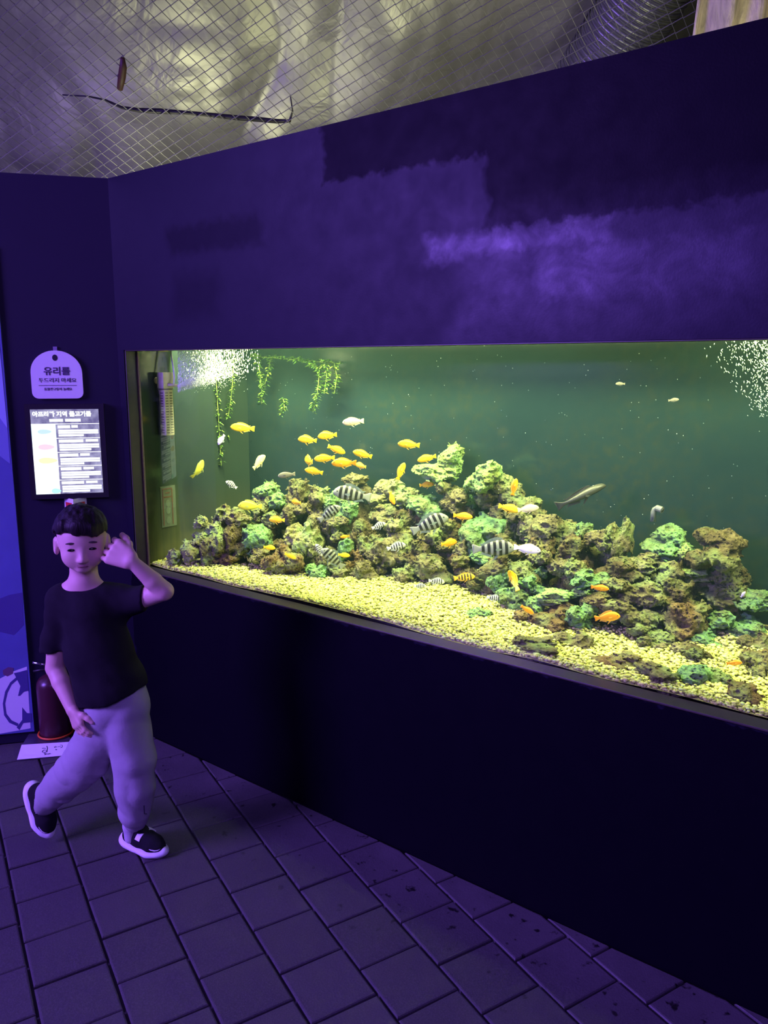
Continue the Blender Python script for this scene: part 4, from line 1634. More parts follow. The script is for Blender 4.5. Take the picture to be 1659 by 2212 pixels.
def text_mesh(name, body, size, mat, th=.0008, bold=0.0):
    cu = bpy.data.curves.new(name, 'FONT')
    cu.body = body
    cu.size = size
    cu.align_x = 'CENTER'
    cu.align_y = 'CENTER'
    cu.extrude = th
    cu.offset = bold
    to = bpy.data.objects.new(name, cu)
    col.objects.link(to)
    dg = bpy.context.evaluated_depsgraph_get()
    me = bpy.data.meshes.new_from_object(to.evaluated_get(dg))
    me.name = name
    bpy.data.objects.remove(to)
    me.materials.clear()
    me.materials.append(mat)
    return me


def text_left(name, body, s, z, off, width, height, mat, root, bold=0.0):
    me = text_mesh(name, body, height, mat, bold=bold)
    xs = [v.co.x for v in me.vertices]; ys = [v.co.y for v in me.vertices]
    if xs:
        cx_, cy_ = (max(xs) + min(xs)) / 2, (max(ys) + min(ys)) / 2
        kx, ky = width / (max(xs) - min(xs)), height / (max(ys) - min(ys))
        for v in me.vertices:
            v.co.x = (v.co.x - cx_) * kx
            v.co.y = (v.co.y - cy_) * ky
    o = mesh_obj(name, me)
    P = on_left(s, z, off)
    o.matrix_world = Matrix(((EX[0], 0, LN[0], P[0]), (EX[1], 0, LN[1], P[1]), (0, 1, 0, P[2]), (0, 0, 0, 1)))
    if root is not None:
        o.parent = root
        o.matrix_parent_inverse = Matrix.Translation(root.location).inverted()
    return o


# ---- white plaque
mplq = plain('white_plaque', (.80, .78, .80), .45)
mink = plain('dark_print', (.05, .035, .09), .5)
s0, z0 = lw(66, 861, .012); s1, z1 = lw(179, 757, .012)
s0, _ = lw(68, 830, .012); s1, _ = lw(179, 830, .012)
cxs, wS = (s0 + s1) / 2, (s1 - s0)
zb, zt = lw(120, 861, .012)[1], lw(120, 757, .012)[1]
hS = zt - zb
out = []
rc = wS * .13
for a in np.linspace(-math.pi / 2, 0, 7)[:]: out.append((s1 - rc + rc * math.cos(a), zb + rc + rc * math.sin(a)))
arch = wS / 2
za = zt - hS * .46
for a in np.linspace(0, math.pi, 25): out.append((cxs + arch * math.cos(a) * (1.0), za + hS * .46 * math.sin(a)))
for a in np.linspace(math.pi, 1.5 * math.pi, 7): out.append((s0 + rc + rc * math.cos(a), zb + rc + rc * math.sin(a)))
plq = tag(empty('wall_plaque', tuple(on_left(cxs, zb, 0))), 'white arch-topped plaque with black Korean lettering hung on the navy wall', 'sign')
flat_left('plate', out, .004, .010, mplq, root=plq)
hole = [(cxs - .002 + .0105 * math.cos(a), zt - hS * .15 + .013 * math.sin(a)) for a in np.linspace(0, 2 * math.pi, 20)[:-1]]
flat_left('hole', hole, .0142, .0006, plain('hole_dark', (.015, .012, .03), .8), root=plq)
flat_left('hook', [(cxs - .008, zt - .004), (cxs + .008, zt - .004), (cxs + .008, zt + .016), (cxs - .008, zt + .016)], .001, .006, plain('clear_hook', (.25, .22, .32), .3), root=plq)
text_left('lettering', '유리를', cxs + .002, zb + hS * .575, .0148, wS * .51, hS * .175, mink, plq, bold=.0008)
text_left('lettering', '두드리지 마세요', cxs + .002, zb + hS * .385, .0148, wS * .73, hS * .095, mink, plq)
flat_left('rule', [(cxs - wS * .36, zb + hS * .268), (cxs + wS * .38, zb + hS * .268), (cxs + wS * .38, zb + hS * .280), (cxs - wS * .36, zb + hS * .280)], .0142, .0006, mink, root=plq)
text_left('lettering', '동물친구들이 놀래요', cxs + .002, zb + hS * .20, .0148, wS * .54, hS * .060, mink, plq)

# ---- lit information panel
sL, sR = lw(70, 960, .03)[0], lw(217, 960, .03)[0]
zB_, zT_ = lw(150, 1066, .03)[1], lw(140, 884, .03)[1]
wP, hP = sR - sL, zT_ - zB_
lit = tag(empty('information_panel', tuple(on_left((sL + sR) / 2, zB_, 0))), 'backlit information panel with rows of fish pictures and white text in a black frame', 'sign')
mblk = plain('black_frame', (.012, .011, .014), .4)
fr_ = .022
flat_left('frame', [(sL - fr_, zB_ - fr_), (sR + fr_, zB_ - fr_), (sR + fr_, zT_ + fr_), (sL - fr_, zT_ + fr_)], .002, .026, mblk, root=lit)


def PR(a0, a1, b0, b1):
    """panel rectangle: a from left, b from the top"""
    return [(sL + wP * a0, zT_ - hP * b1), (sL + wP * a1, zT_ - hP * b1), (sL + wP * a1, zT_ - hP * b0), (sL + wP * a0, zT_ - hP * b0)]


t = NT('lit_background')
e = t.n('ShaderNodeEmission')
nn = t.noise(t.pos(), 28, 3)
t.set(e.inputs['Color'], t.mix(t.math('MULTIPLY_ADD', nn, 3, -1, clamp=True), (.16, .14, .34), (.42, .40, .66)))
e.inputs['Strength'].default_value = 1.0
t.t.links.new(e.outputs[0], t.out.inputs['Surface'])
scr = flat_left('lit_screen', PR(0, 1, 0, 1), .028, .001, t.m, root=lit)
mwht = emit('lit_white', (.92, .95, 1.0), 1.35)
mcol = [emit('lit_photo_cyan', (.62, .86, 1.0), 1.7), emit('lit_photo_blue', (.80, .90, 1.0), 1.9), emit('lit_photo_white', (.95, .97, 1.0), 2.0),
        emit('lit_photo_cream', (.90, .97, 1.0), 1.9), emit('lit_photo_ice', (.78, .93, 1.0), 1.8)]
text_left('title_lettering', '아프리카 지역 물고기들', sL + wP * .46, zT_ - hP * .054, .0302, wP * .86, hP * .066, mwht, lit, bold=.0012)
for a0, a1 in ((.27, .47), (.50, .73)): flat_left('text_bar', PR(a0, a1, .112, .146), .0292, .0004, mwht, root=lit)
rows = [.167, .335, .502, .665, .832, 1.0]
for k in range(5):
    flat_left('photo_tile', PR(.0, .355, rows[k] + .008, rows[k + 1]), .0292, .0004, mcol[k], root=lit)
    flat_left('divider', PR(0.0, 1.0, rows[k], rows[k] + .008), .0298, .0004, mwht, root=lit)
bars = [(.015, .05, [(.38, .56), (.58, .68)]), (.065, .115, [(.385, .985)]), (.122, .150, [(.385, .76)])]
ends = [(.76, .68), (.86, .97), (.74, .83), (.80, .88), (.80, .92)]
for k in range(5):
    r0 = rows[k] + .010
    e2, e1 = ends[k]
    flat_left('text_bar', PR(.385, .385 + (e1 - .385) * .62, r0 + .010, r0 + .046), .0292, .0004, mwht, root=lit)
    flat_left('text_bar', PR(.385 + (e1 - .385) * .68, e1, r0 + .010, r0 + .040), .0292, .0004, mwht, root=lit)
    flat_left('text_bar', PR(.39, .98, r0 + .062, r0 + .086), .0292, .0004, mwht, root=lit)
    flat_left('text_bar', PR(.39, .98, r0 + .090, r0 + .112), .0292, .0004, mwht, root=lit)
    flat_left('text_bar', PR(.39, e2, r0 + .118, r0 + .142), .0292, .0004, mwht, root=lit)


def fish_blob(a, b, w, h, mat):
    pts = []
    for an_ in np.linspace(0, 2 * math.pi, 22)[:-1]:
        x = math.cos(an_); y = math.sin(an_) * (1 - .25 * x)
        pts.append((sL + wP * (a + w * x * .5), zT_ - hP * (b + h * y * .5)))
    flat_left('photo_fish', pts, .0298, .0004, mat, root=lit)


fish_blob(.19, .26, .20, .05, emit('lit_fish_grey', (.55, .75, .95), 1.2))
fish_blob(.20, .44, .24, .065, emit('lit_fish_pink', (1.0, .50, .62), 1.5))
fish_blob(.21, .60, .28, .07, emit('lit_fish_orange', (1.0, .68, .40), 1.6))
fish_blob(.20, .76, .20, .05, emit('lit_fish_lilac', (.70, .80, 1.0), 1.5))
fish_blob(.30, .965, .14, .06, emit('lit_fish_mint', (.45, .92, .85), 1.3))

# ---- V-shaped fire extinguisher sign under the panel
mred = plain('sign_red', (.55, .03, .03), .4)
sc0, zc0 = lw(139, 1080, .0)[0], lw(162, 1078, .05)[1]
sc1 = lw(187, 1078, .0)[0]
zlow = zc0 - .11
vs_ = tag(empty('projecting_sign', tuple(on_left((sc0 + sc1) / 2, zlow, 0))), 'small V-shaped white sign with red panels jutting from the wall under the lit panel', 'sign')
apx = sc0 + (sc1 - sc0) * .48
for (a, b_, oa, ob) in ((sc0, apx, .001, .055), (apx, sc1, .055, .001)):
    A0, B0 = on_left(a, zlow, oa), on_left(b_, zlow, ob)
    ex_ = unit(B0 - A0); L_ = np.linalg.norm(B0 - A0)
    nrm_ = np.cross(ex_, EZ)
    if nrm_ @ LN < 0: nrm_ = -nrm_
    w_ = MB().prism([(0, 0), (L_, 0), (L_, .11), (0, .11)], A0 - nrm_ * .002, ex_, EZ, nrm_, .002).build('panel', plain('sign_white', (.75, .74, .74), .4))
    under(w_, vs_)
    rr_ = MB().prism([(L_ * .15, .028), (L_ * .85, .028), (L_ * .85, .092), (L_ * .15, .092)], A0, ex_, EZ, nrm_, .0008).build('red_print', mred)
    under(rr_, vs_)

# ---- painted mural board
se = lw(40, 1170, .012)[0]
mb0 = plain('mural_blue', (.09, .11, .34), .55, noise=.25, scale=6)
mural = tag(empty('mural_board', tuple(on_left(se - .4, .05, 0))), 'tall blue painted mural board with a white cartoon shape at its foot', 'mural')
flat_left('board', [(se - 1.05, .05), (se, .05), (se, 2.15), (se - 1.05, 2.15)], .001, .012, mb0, root=mural)


def mural_shape(name, pix, mat, lvl=1):
    pts = [lw(a, b_, .0135) for a, b_ in pix]
    pts = [(min(s_, se - .0005), z_) for s_, z_ in pts]
    flat_left(name, pts, .013 + .0006 * (lvl - 1), .0006, mat, root=mural)


mlt = plain('mural_pale_blue', (.34, .42, .70), .55)
mlt2 = plain('mural_light_blue', (.18, .22, .50), .55)
mdk = plain('mural_dark_blue', (.06, .05, .22), .55)
mwt = plain('mural_white', (.72, .72, .80), .55)
mbr = plain('mural_maroon', (.14, .06, .14), .55)
mural_shape('pale_hill', [(-330, 850), (-200, 905), (-60, 880), (-20, 893), (0, 903), (16, 925), (0, 757), (-22, 560), (-330, 560)], mlt, 2)
mural_shape('light_hill', [(-330, 1010), (-180, 1030), (-60, 990), (0, 985), (22, 1002), (16, 925), (0, 903), (-20, 893), (-60, 880), (-200, 905), (-330, 850)], mlt2)
mural_shape('dark_hill', [(-330, 1320), (-180, 1300), (-60, 1290), (0, 1293), (20, 1285), (48, 1280), (51, 1350), (30, 1372), (0, 1365), (-60, 1370), (-180, 1385), (-330, 1375)], mdk)
mural_shape('white_patch', [(-330, 1640), (-60, 1596), (0, 1585), (62, 1574), (66, 1573), (58, 1440), (30, 1450), (0, 1466), (-60, 1474), (-330, 1500)], mwt)
mural_shape('maroon_blob', [(6, 1448), (18, 1441), (29, 1443), (28, 1455), (16, 1461), (7, 1457)], mbr, 2)
mural_shape('dark_ear', [(30, 1454), (44, 1451), (58, 1447), (62, 1492), (52, 1494), (43, 1503), (39, 1503), (44, 1482)], mdk, 2)
mural_shape('dark_foot', [(48, 1528), (58, 1540), (68, 1541), (69, 1560), (50, 1562), (42, 1577), (36, 1571), (48, 1555)], mdk, 2)
arc = [(36, 1462), (22, 1474), (11, 1494), (6, 1520), (9, 1545), (20, 1561), (38, 1569)]
inn = [(40, 1563), (25, 1556), (14, 1542), (11, 1520), (16, 1497), (25, 1479), (38, 1468)]
mural_shape('dark_outline', arc + inn, mdk, 2)

# ---- fire extinguisher on a low stand with a handwritten label
base_c = (at_z(60, 1625, 0) + at_z(150, 1622, 0)) / 2
P00, P10 = at_z(37, 1642, .004), at_z(173, 1630, .004)           # front edge of the label
P01, P11 = at_z(47, 1610, .035), at_z(160, 1603, .035)           # its rear edge
exx = unit(P10 - P00)
mstd = plain('dark_stand', (.05, .045, .07), .35)
stand = tag(empty('extinguisher_stand', tuple((P00 + P10) / 2 * np.array([1, 1, 0]))), 'low stand with a sloping white handwritten label under the extinguisher', 'stand')
back0, back1 = P01 + (P01 - P00) * np.array([1, 1, 0]) * 1.5, P11 + (P11 - P10) * np.array([1, 1, 0]) * 1.5
v = [P00 * [1, 1, 0] + [0, 0, .001], P10 * [1, 1, 0] + [0, 0, .001], P11, P01, back0, back1,
     back0 * [1, 1, 0] + [0, 0, .001], back1 * [1, 1, 0] + [0, 0, .001], P01 * [1, 1, 0] + [0, 0, .001], P11 * [1, 1, 0] + [0, 0, .001]]
f = [(0, 1, 2, 3), (3, 2, 5, 4), (4, 5, 7, 6), (0, 6, 7, 1), (0, 3, 4, 6), (1, 7, 5, 2)]
o = build('base', v, f, mstd); under(o, stand)
nl = unit(np.cross(P10 - P00, P01 - P00))
if nl[2] < 0: nl = -nl
mlabel = plain('label_white', (.86, .84, .86), .18)
v = [P00 + nl * .002, P10 + nl * .002, P11 + nl * .002, P01 + nl * .002]
v2 = [q + nl * .0015 for q in v]
lab = build('label', v + v2, [(3, 2, 1, 0), (4, 5, 6, 7), (0, 1, 5, 4), (1, 2, 6, 5), (2, 3, 7, 6), (3, 0, 4, 7)], mlabel)
under(lab, stand)


def lab_pt(px, py):
    d = ray(px, py)
    t_ = ((P00 + nl * .0065 - CAM) @ nl) / (d @ nl)
    return CAM + d * t_


def scribble(pix):
    o_ = MB().tube([lab_pt(30 + a / 10.37, 1570 + b_ / 10.37) for a, b_ in pix], .0014, 5).build('pen_stroke', mink)
    o_.parent = lab


scribble([(735, 430), (750, 470), (745, 520), (725, 560)])
scribble([(640, 540), (680, 520), (740, 530), (735, 560), (680, 575), (635, 565), (640, 540)])
scribble([(630, 485), (670, 480), (715, 488)])
scribble([(670, 600), (700, 590), (690, 625), (720, 605), (760, 610), (815, 595)])
scribble([(900, 460), (940, 435), (965, 455), (905, 465)])
scribble([(980, 450), (1050, 440)])
scribble([(1040, 410), (1085, 415), (1080, 455), (1045, 470)])
scribble([(930, 500), (965, 510), (935, 520)])

zst = .036
ec = at_z(121, 1584, zst)
er = 32 * float((ec - CAM) @ FWD) / F
mex = plain('extinguisher_red', (.055, .012, .020), .32)
mdkp = plain('black_plastic', (.012, .012, .014), .4)
mchr = plain('chrome', (.75, .75, .78), .15, 1.0)
ext = tag(empty('fire_extinguisher', tuple(ec)), 'dark red fire extinguisher standing in the wall corner beside the mural', 'fire extinguisher')
hb_ = .285
prof = [(er * .90, 0), (er * .97, .006), (er, .016), (er, hb_ * .80), (er * .96, hb_ * .87), (er * .82, hb_ * .93), (er * .55, hb_ * .975), (er * .30, hb_)]
under(MB().lathe(ec + np.array([0, 0, .001]), prof, 28).build('cylinder', mex, smooth=True), ext)
vz = ec[2] + hb_
under(MB().lathe((ec[0], ec[1], vz), [(.014, 0), (.014, .022), (.011, .026)], 14).build('valve', mchr, smooth=True), ext)
hd = -EX
for nm, dz_, tl_, mt in (('carry_handle', .024, -.005, mdkp), ('lever', .042, .018, mchr)):
    A_ = np.array([ec[0], ec[1], vz + dz_]) + EX * .012
    under(MB().tube([A_, A_ + hd * .05 + EZ * tl_ * .4, A_ + hd * .085 + EZ * tl_], .0055, 8).build(nm, mt, smooth=True), ext)
hz_ = [np.array([ec[0], ec[1], vz + .012]) + EX * .012, np.array([ec[0], ec[1], vz + .01]) + EX * .05, np.array([ec[0], ec[1], vz - .05]) + EX * (er + .018), np.array([ec[0], ec[1], vz - .20]) + EX * (er + .014)]
under(MB().tube(hz_, .007, 8).build('hose', mdkp, smooth=True), ext)
bandm = plain('extinguisher_label', (.30, .26, .30), .5)
mor = plain('orange_ring', (.75, .12, .02), .4)
ringpts = [ec + np.array([math.cos(a) * (er + .006), math.sin(a) * (er + .006), .007]) for a in np.linspace(0, 2 * math.pi, 33)]
o = MB().tube(ringpts, .0045, 8, cap=False).build('holder_ring', mor, smooth=True); under(o, stand)
tabp = on_left(0, 0, 0)
tb_ = at_z(95, 1581, zst + .006)
o = MB().box(tb_, (.03, .03, .012), np.stack([EX, LN, EZ], 1)).build('ring_clip', mor, bevel=.002); under(o, stand)

# ================================================================== the boy walking past
D0 = 2.47
RH = np.array([0.795344, 0.606159, 0.0])
BO = np.array([CAM[0], CAM[1], 0.0]) + FH * D0 + RH * (-.86)
RB = np.stack([RH, FH, np.array([0, 0, 1.0])], 1)


def J(px, py, dd=0.0):
    return RB.T @ (at_d(px, py, D0 + dd) - BO)


def to_world(V):
    return V @ RB.T + BO


boy = tag(empty('person', tuple(BO)), 'child in black T-shirt and baggy grey trousers striding with one hand at the ear', 'person')


def boy_part(name, V, Q, mats, parent=None):
    me = np_mesh(name, to_world(V), Q)
    o = mesh_obj(name, me, mats)
    if parent is None:
        under(o, boy)
    else:
        o.parent = parent
    return o


mskin = NT('skin')
P = mskin.pos()
b = mskin.principled(Base_Color=mskin.mix(mskin.noise(P, 30, 4), (.60, .40, .31), (.70, .48, .38)), Roughness=.5)
b.inputs['Subsurface Weight'].default_value = .0
b.inputs['Specular IOR Level'].default_value = .35
MSKIN = mskin.m
MLIP = plain('lips', (.54, .31, .27), .45)
MHAIR = NT('black_hair')
_x, _y, _z = MHAIR.xyz(MHAIR.pos())
_cb = MHAIR.n('ShaderNodeCombineXYZ'); MHAIR.set(_cb.inputs[0], MHAIR.math('MULTIPLY', _x, 160)); MHAIR.set(_cb.inputs[1], MHAIR.math('MULTIPLY', _y, 160)); MHAIR.set(_cb.inputs[2], MHAIR.math('MULTIPLY', _z, 22))
_nz = MHAIR.noise(_cb.outputs[0], 1, 4)
b = MHAIR.principled(Base_Color=MHAIR.mix(_nz, (.006, .005, .006), (.020, .016, .016)), Roughness=.5)
b.inputs['Specular IOR Level'].default_value = .2
MHAIR.set(b.inputs['Normal'], MHAIR.bump(_nz, .6, .006))


def cloth(name, a, c_, sc=500, rough=.9):
    t = NT(name)
    P = t.pos()
    n = t.noise(P, 14, 5)
    b = t.principled(Base_Color=t.mix(n, a, c_), Roughness=rough)
    b.inputs['Specular IOR Level'].default_value = .15
    t.set(b.inputs['Normal'], t.bump(t.math('ADD', t.math('MULTIPLY', t.noise(P, sc, 2), .25), t.noise(P, 26, 3)), .35, .006))
    return t.m


MSHIRT = cloth('black_jersey', (.008, .008, .010), (.013, .012, .016))
MPANTS = cloth('grey_sweat_cloth', (.30, .29, .30), (.38, .37, .38))
MSOCK = cloth('pale_sock', (.45, .43, .46), (.55, .53, .56))

# ---- head frame
yaw = math.radians(20)
hf = unit(np.array([math.sin(yaw), -math.cos(yaw), -.07]))     # facing, in boy axes (x right, y away, z up)
hl = unit(np.cross(hf, [0, 0, 1]))
if hl[0] < 0: hl = -hl
hu = unit(np.cross(hl, hf))
if hu[2] < 0: hu = -hu
HC = J(176, 1153, -.01)
HR = np.stack([hl, hf, hu], 1)


def hp(a, b_, c_):
    return HC + hl * a + hf * b_ + hu * c_


B = Field((-.34, -.30, -.02), (.36, .32, 1.26), .0038)
E = lambda c, r, **k: B.ell(hp(*c), r, HR, **k)
E((0, -.014, .012), (.075, .088, .070), k=.02)
E((0, .022, -.036), (.066, .060, .068), k=.03)
E((0, .030, -.078), (.046, .046, .032), k=.03)
for s in (-1, 1):
    E((s * .034, .048, -.060), (.024, .022, .024), k=.02)
    E((s * .078, -.006, -.036), (.011, .021, .030), k=.008)
    E((s * .084, .000, -.034), (.006, .010, .016), k=.006, sub=True)
    E((s * .030, .090, -.030), (.017, .011, .008), k=.010, sub=True)
B.cone(hp(0, .076, -.034), hp(0, .090, -.062), .007, .0105, .012)
for s in (-1, 1): B.ell(hp(s * .009, .083, -.066), (.0075, .008, .006), HR, .006)
E((0, .072, -.0835), (.017, .009, .0036), k=.004)
E((0, .071, -.0900), (.014, .009, .0040), k=.004)
E((0, .062, -.100), (.020, .014, .011), k=.012)
# neck, trunk
nb = J(183, 1282, .01)
B.cone(hp(0, -.018, -.07), nb, .042, .046, .02)
B.cone(J(150, 1296, .015), J(250, 1294, .015), .042, .042, .03)
for sx in (128, 232): B.cone(J(181, 1258, .01), J(sx, 1292, .015), .036, .034, .02)
B.chain([J(198, 1322, .01), J(215, 1420, .01), J(245, 1520, .01)], [.072, .070, .068], .02)
# right arm, hanging
sh, el, wr = J(132, 1302, .02), J(119, 1442, .03), J(156, 1532, -.05)
B.cone(sh, el, .038, .0305, .02)
B.cone(el, el + (wr - el) * .35, .0300, .0290, .006)
B.cone(el + (wr - el) * .35, wr, .0290, .0200, .006)
# left arm, raised
shL, elL, wrL = J(270, 1302, .02), J(354, 1277, -.03), J(284, 1212, -.07)
B.cone(shL, elL, .038, .031, .02)
B.cone(elL, elL + (wrL - elL) * .35, .0305, .0290, .006)
B.cone(elL + (wrL - elL) * .35, wrL, .0290, .0205, .006)
# legs
hipL, knL, anL = J(278, 1565, 0), J(291, 1660, -.02), J(281, 1783, .022)
hipR, knR, anR = J(215, 1572, .01), J(160, 1672, .03), J(88, 1752, .075)
B.chain([hipL, knL, anL], [.052, .040, .024], .01)
B.chain([hipR, knR, anR], [.052, .040, .024], .01)
B.cone(anL, anL + np.array([0, 0, -.045]), .024, .022, .01)


def hand(w, d, n, th, curls, spread=.10, sc=1.0):
    """w wrist, d towards the knuckles, n palm-facing normal, th thumb side"""
    d = unit(d); n = unit(n - d * (n @ d)); th = unit(th - d * (th @ d) - n * (th @ n))
    pl, pw = .058 * sc, .027 * sc
    kn = w + d * pl
    # palm
    for a in (-1, -.33, .33, 1):
        B.cone(w + d * .008 + th * a * pw * .55, kn + th * a * pw - d * .004 * abs(a), .0115 * sc, .0105 * sc, .012)
    L = [.038, .050, .047, .041]           # little .. index
    offs = [-1.0, -.36, .32, 1.0]
    for i in range(4):
        p = kn + th * offs[i] * pw
        dirn = unit(d + th * offs[i] * spread)
        ang = 0
        l0 = L[i] * sc
        r = .0078 * sc if i else .0070 * sc
        for j, (fr, cu) in enumerate(zip((.46, .31, .23), curls)):
            ang += cu
            v = dirn * math.cos(ang) + n * math.sin(ang)
            q = p + v * l0 * fr * 1.15
            B.cone(p, q, r * (1 - .06 * j), r * (1 - .06 * (j + 1)), .004)
            p = q
    # thumb leaves the side of the palm near its base
    p = w + d * .016 * sc + th * pw * .75
    for fr, cu in ((.026, .75), (.022, .45), (.018, .25)):
        v = unit(d * math.cos(cu) + th * math.sin(cu) + n * .45)
        q = p + v * fr * sc
        B.cone(p, q, .0095 * sc, .0080 * sc, .007)
        p = q


# raised hand: back of the hand to the camera, fingers curled in against the ear
hand(wrL, J(240, 1188, -.06) - wrL, np.array([-.45, .85, -.15]), np.array([.3, -.2, 1.0]), (.75, .9, .6), .08, 1.20)
# hanging hand, relaxed, palm towards the thigh
hand(wr, J(172, 1574, -.07) - wr, np.array([.70, .60, -.1]), np.array([.6, -.75, .1]), (.22, .30, .25), .04, 1.0)
V, Q = B.mesh()
body = boy_part('body', V, Q, [MSKIN, MLIP, MSOCK])
# lips and sock coloured by region
cen = V[Q].mean(1)
loc = (cen - HC) @ HR
lip = (np.abs(loc[:, 0]) < .016) & (loc[:, 1] > .06) & (loc[:, 2] > -.0935) & (loc[:, 2] < -.0805)
sock = (cen[:, 2] < .16)
mi = np.zeros(len(Q), np.int32)
mi[lip] = 1
mi[sock] = 2
if len(body.data.polygons) == len(Q):
    body.data.polygons.foreach_set('material_index', mi)


def small(name, c, r, mat, rot=0.0, parent=None):
    bm = bmesh.new()
    bmesh.ops.create_uvsphere(bm, u_segments=16, v_segments=10, radius=1)
    R2 = HR @ np.array([[math.cos(rot), 0, -math.sin(rot)], [0, 1, 0], [math.sin(rot), 0, math.cos(rot)]])
    for v in bm.verts:
        p = hp(*c) + R2 @ (np.array(v.co[:]) * np.array(r))
        v.co = tuple(RB @ p + BO)
    me = bpy.data.meshes.new(name)
    bm.to_mesh(me); bm.free()
    me.polygons.foreach_set('use_smooth', [True] * len(me.polygons))
    o = mesh_obj(name, me, mat)
    under(o, boy)
    return o


meye = plain('dark_iris', (.010, .007, .006), .15)
mbrow = plain('brow_hair', (.05, .035, .03), .8)
for s in (-1, 1):
    small('eye', (s * .030, .0735, -.031), (.0140, .006, .0046), meye, rot=-.05 * s)
    small('eyebrow', (s * .031, .0745, -.009), (.0165, .0055, .0030), mbrow, rot=-.06 * s)

small('mouth_line', (0, .0795, -.0868), (.0165, .0035, .0011), plain('mouth_dark', (.10, .03, .03), .6))

# ---- hair
Hh = Field(HC - .135, HC + .15, .0035)
Hh.ell(hp(0, -.016, .020), (.0835, .098, .070), HR, .01)
Hh.ell(hp(0, -.005, .042), (.060, .070, .040), HR, .02)
Hh.ell(hp(0, .030, .038), (.068, .058, .040), HR, .02)
Hh.ell(hp(0, -.055, -.01), (.070, .052, .062), HR, .02)
X, Y, Z = Hh.grid()
lx = (X - HC[0]) * hl[0] + (Y - HC[1]) * hl[1] + (Z - HC[2]) * hl[2]
ly = (X - HC[0]) * hf[0] + (Y - HC[1]) * hf[1] + (Z - HC[2]) * hf[2]
lz = (X - HC[0]) * hu[0] + (Y - HC[1]) * hu[1] + (Z - HC[2]) * hu[2]
line = .014 + .006 * vnoise(lx * 60, lx * 0, lx * 0, 4) + .05 * np.clip((ly - .05), 0, 1) * 0
face = np.minimum(ly - .005 - .0 * lx, line - lz)                 # in front of the ears and under the fringe
face = np.where(np.abs(lx) > .066, np.minimum(face, ly + .012), face)
Hh.F = np.maximum(Hh.F, face)
Hh.F = np.maximum(Hh.F, -.055 - lz - .3 * np.clip(-ly - .03, 0, 1))
Hh.F += (.0045 * vnoise(lx * 90, ly * 70, lz * 16, 3) + .005 * vnoise(lx * 30, ly * 30, lz * 12, 8)).astype(np.float32)
Vh, Qh = Hh.mesh()
boy_part('hair', Vh, Qh, MHAIR.m)

# ---- T-shirt
S = Field((-.34, -.24, .46), (.36, .26, 1.08), .0050)
dn = np.array([0, 1.0, 0])
S.cone(J(140, 1294, .015), J(258, 1291, .015), .050, .050, .03)
S.chain([J(198, 1322, .005), J(213, 1410, .0), J(238, 1478, .0), J(247, 1530, .0)], [.096, .100, .108, .112], .04, flat=(dn, .86))
S.cone(J(134, 1304, .02), J(118, 1402, .026), .052, .047, .03)
S.cone(J(266, 1304, .02), J(322, 1288, -.012), .052, .044, .03)
X, Y, Z = S.grid()
# hem: slanting line between the two pixel points
h0, h1 = J(163, 1524, 0), J(328, 1474, 0)
sl = (h1[2] - h0[2]) / (h1[0] - h0[0])
hem = (h0[2] + sl * (X - h0[0])) - Z + .010 * np.sin(X * 40) * .3
arm_reg = X < J(140, 1400)[0]
S.F = np.where(arm_reg, S.F, np.maximum(S.F, hem * .95)).astype(np.float32)
slz = J(118, 1401, .03)[2]
S.F = np.where(arm_reg & (Z < slz + .05), np.maximum(S.F, slz - Z + (X - J(118, 1401)[0]) * .05), S.F)
ax_ = J(316, 1289, 0)[0]
S.F = np.where(X > ax_ - .06, np.maximum(S.F, (X - ax_)), S.F).astype(np.float32)
S.ell(J(168, 1246, -.02), (.078, .088, .044), None, .006, sub=True)
wr_ = .0055 * vnoise(X * 10 + Z * 9, Y * 9, Z * 16, 12) + .0035 * vnoise(X * 22, Y * 20, Z * 30 + X * 20, 13)
S.F = (S.F + wr_).astype(np.float32)
Vs, Qs = S.mesh()
boy_part('t_shirt', smooth_mesh(Vs, Qs, 1), Qs, MSHIRT)

# ---- trousers
T = Field((-.36, -.24, .02), (.30, .30, .66), .0050)
T.cone(J(228, 1545, .005), J(270, 1530, .0), .088, .086, .05, flat=(dn, .95))
T.cone(J(246, 1505, .005), J(254, 1480, .005), .086, .082, .04, flat=(dn, .9))
T.chain([J(274, 1562, 0), J(288, 1640, -.02), J(291, 1700, -.02), J(292, 1752, -.005), J(291, 1774, .005)], [.084, .073, .064, .057, .036], .010)
T.chain([J(222, 1580, .005), J(186, 1640, .02), J(136, 1692, .05), J(100, 1724, .075), J(88, 1745, .08)], [.086, .078, .064, .056, .038], .010)
X, Y, Z = T.grid()
T.F = (T.F + .006 * vnoise(X * 6 + 3, Y * 6, Z * 9 + X * 9, 41) + .0045 * (1 - np.abs(vnoise(X * 9 - Z * 6, Y * 9, Z * 15 + X * 15, 42)) * 2.2)).astype(np.float32)
Vt, Qt = T.mesh()
tr = boy_part('trousers', smooth_mesh(Vt, Qt, 2), Qt, MPANTS)
# little L-shaped tag on the cuff
p0 = J(311, 1741, -.055)
o = MB().tube([to_world(J(311, 1740, -.058)), to_world(J(312, 1758, -.056)), to_world(J(317, 1758, -.053))], .0016, 6).build('cuff_mark', plain('cuff_print', (.01, .01, .02), .5), tr)

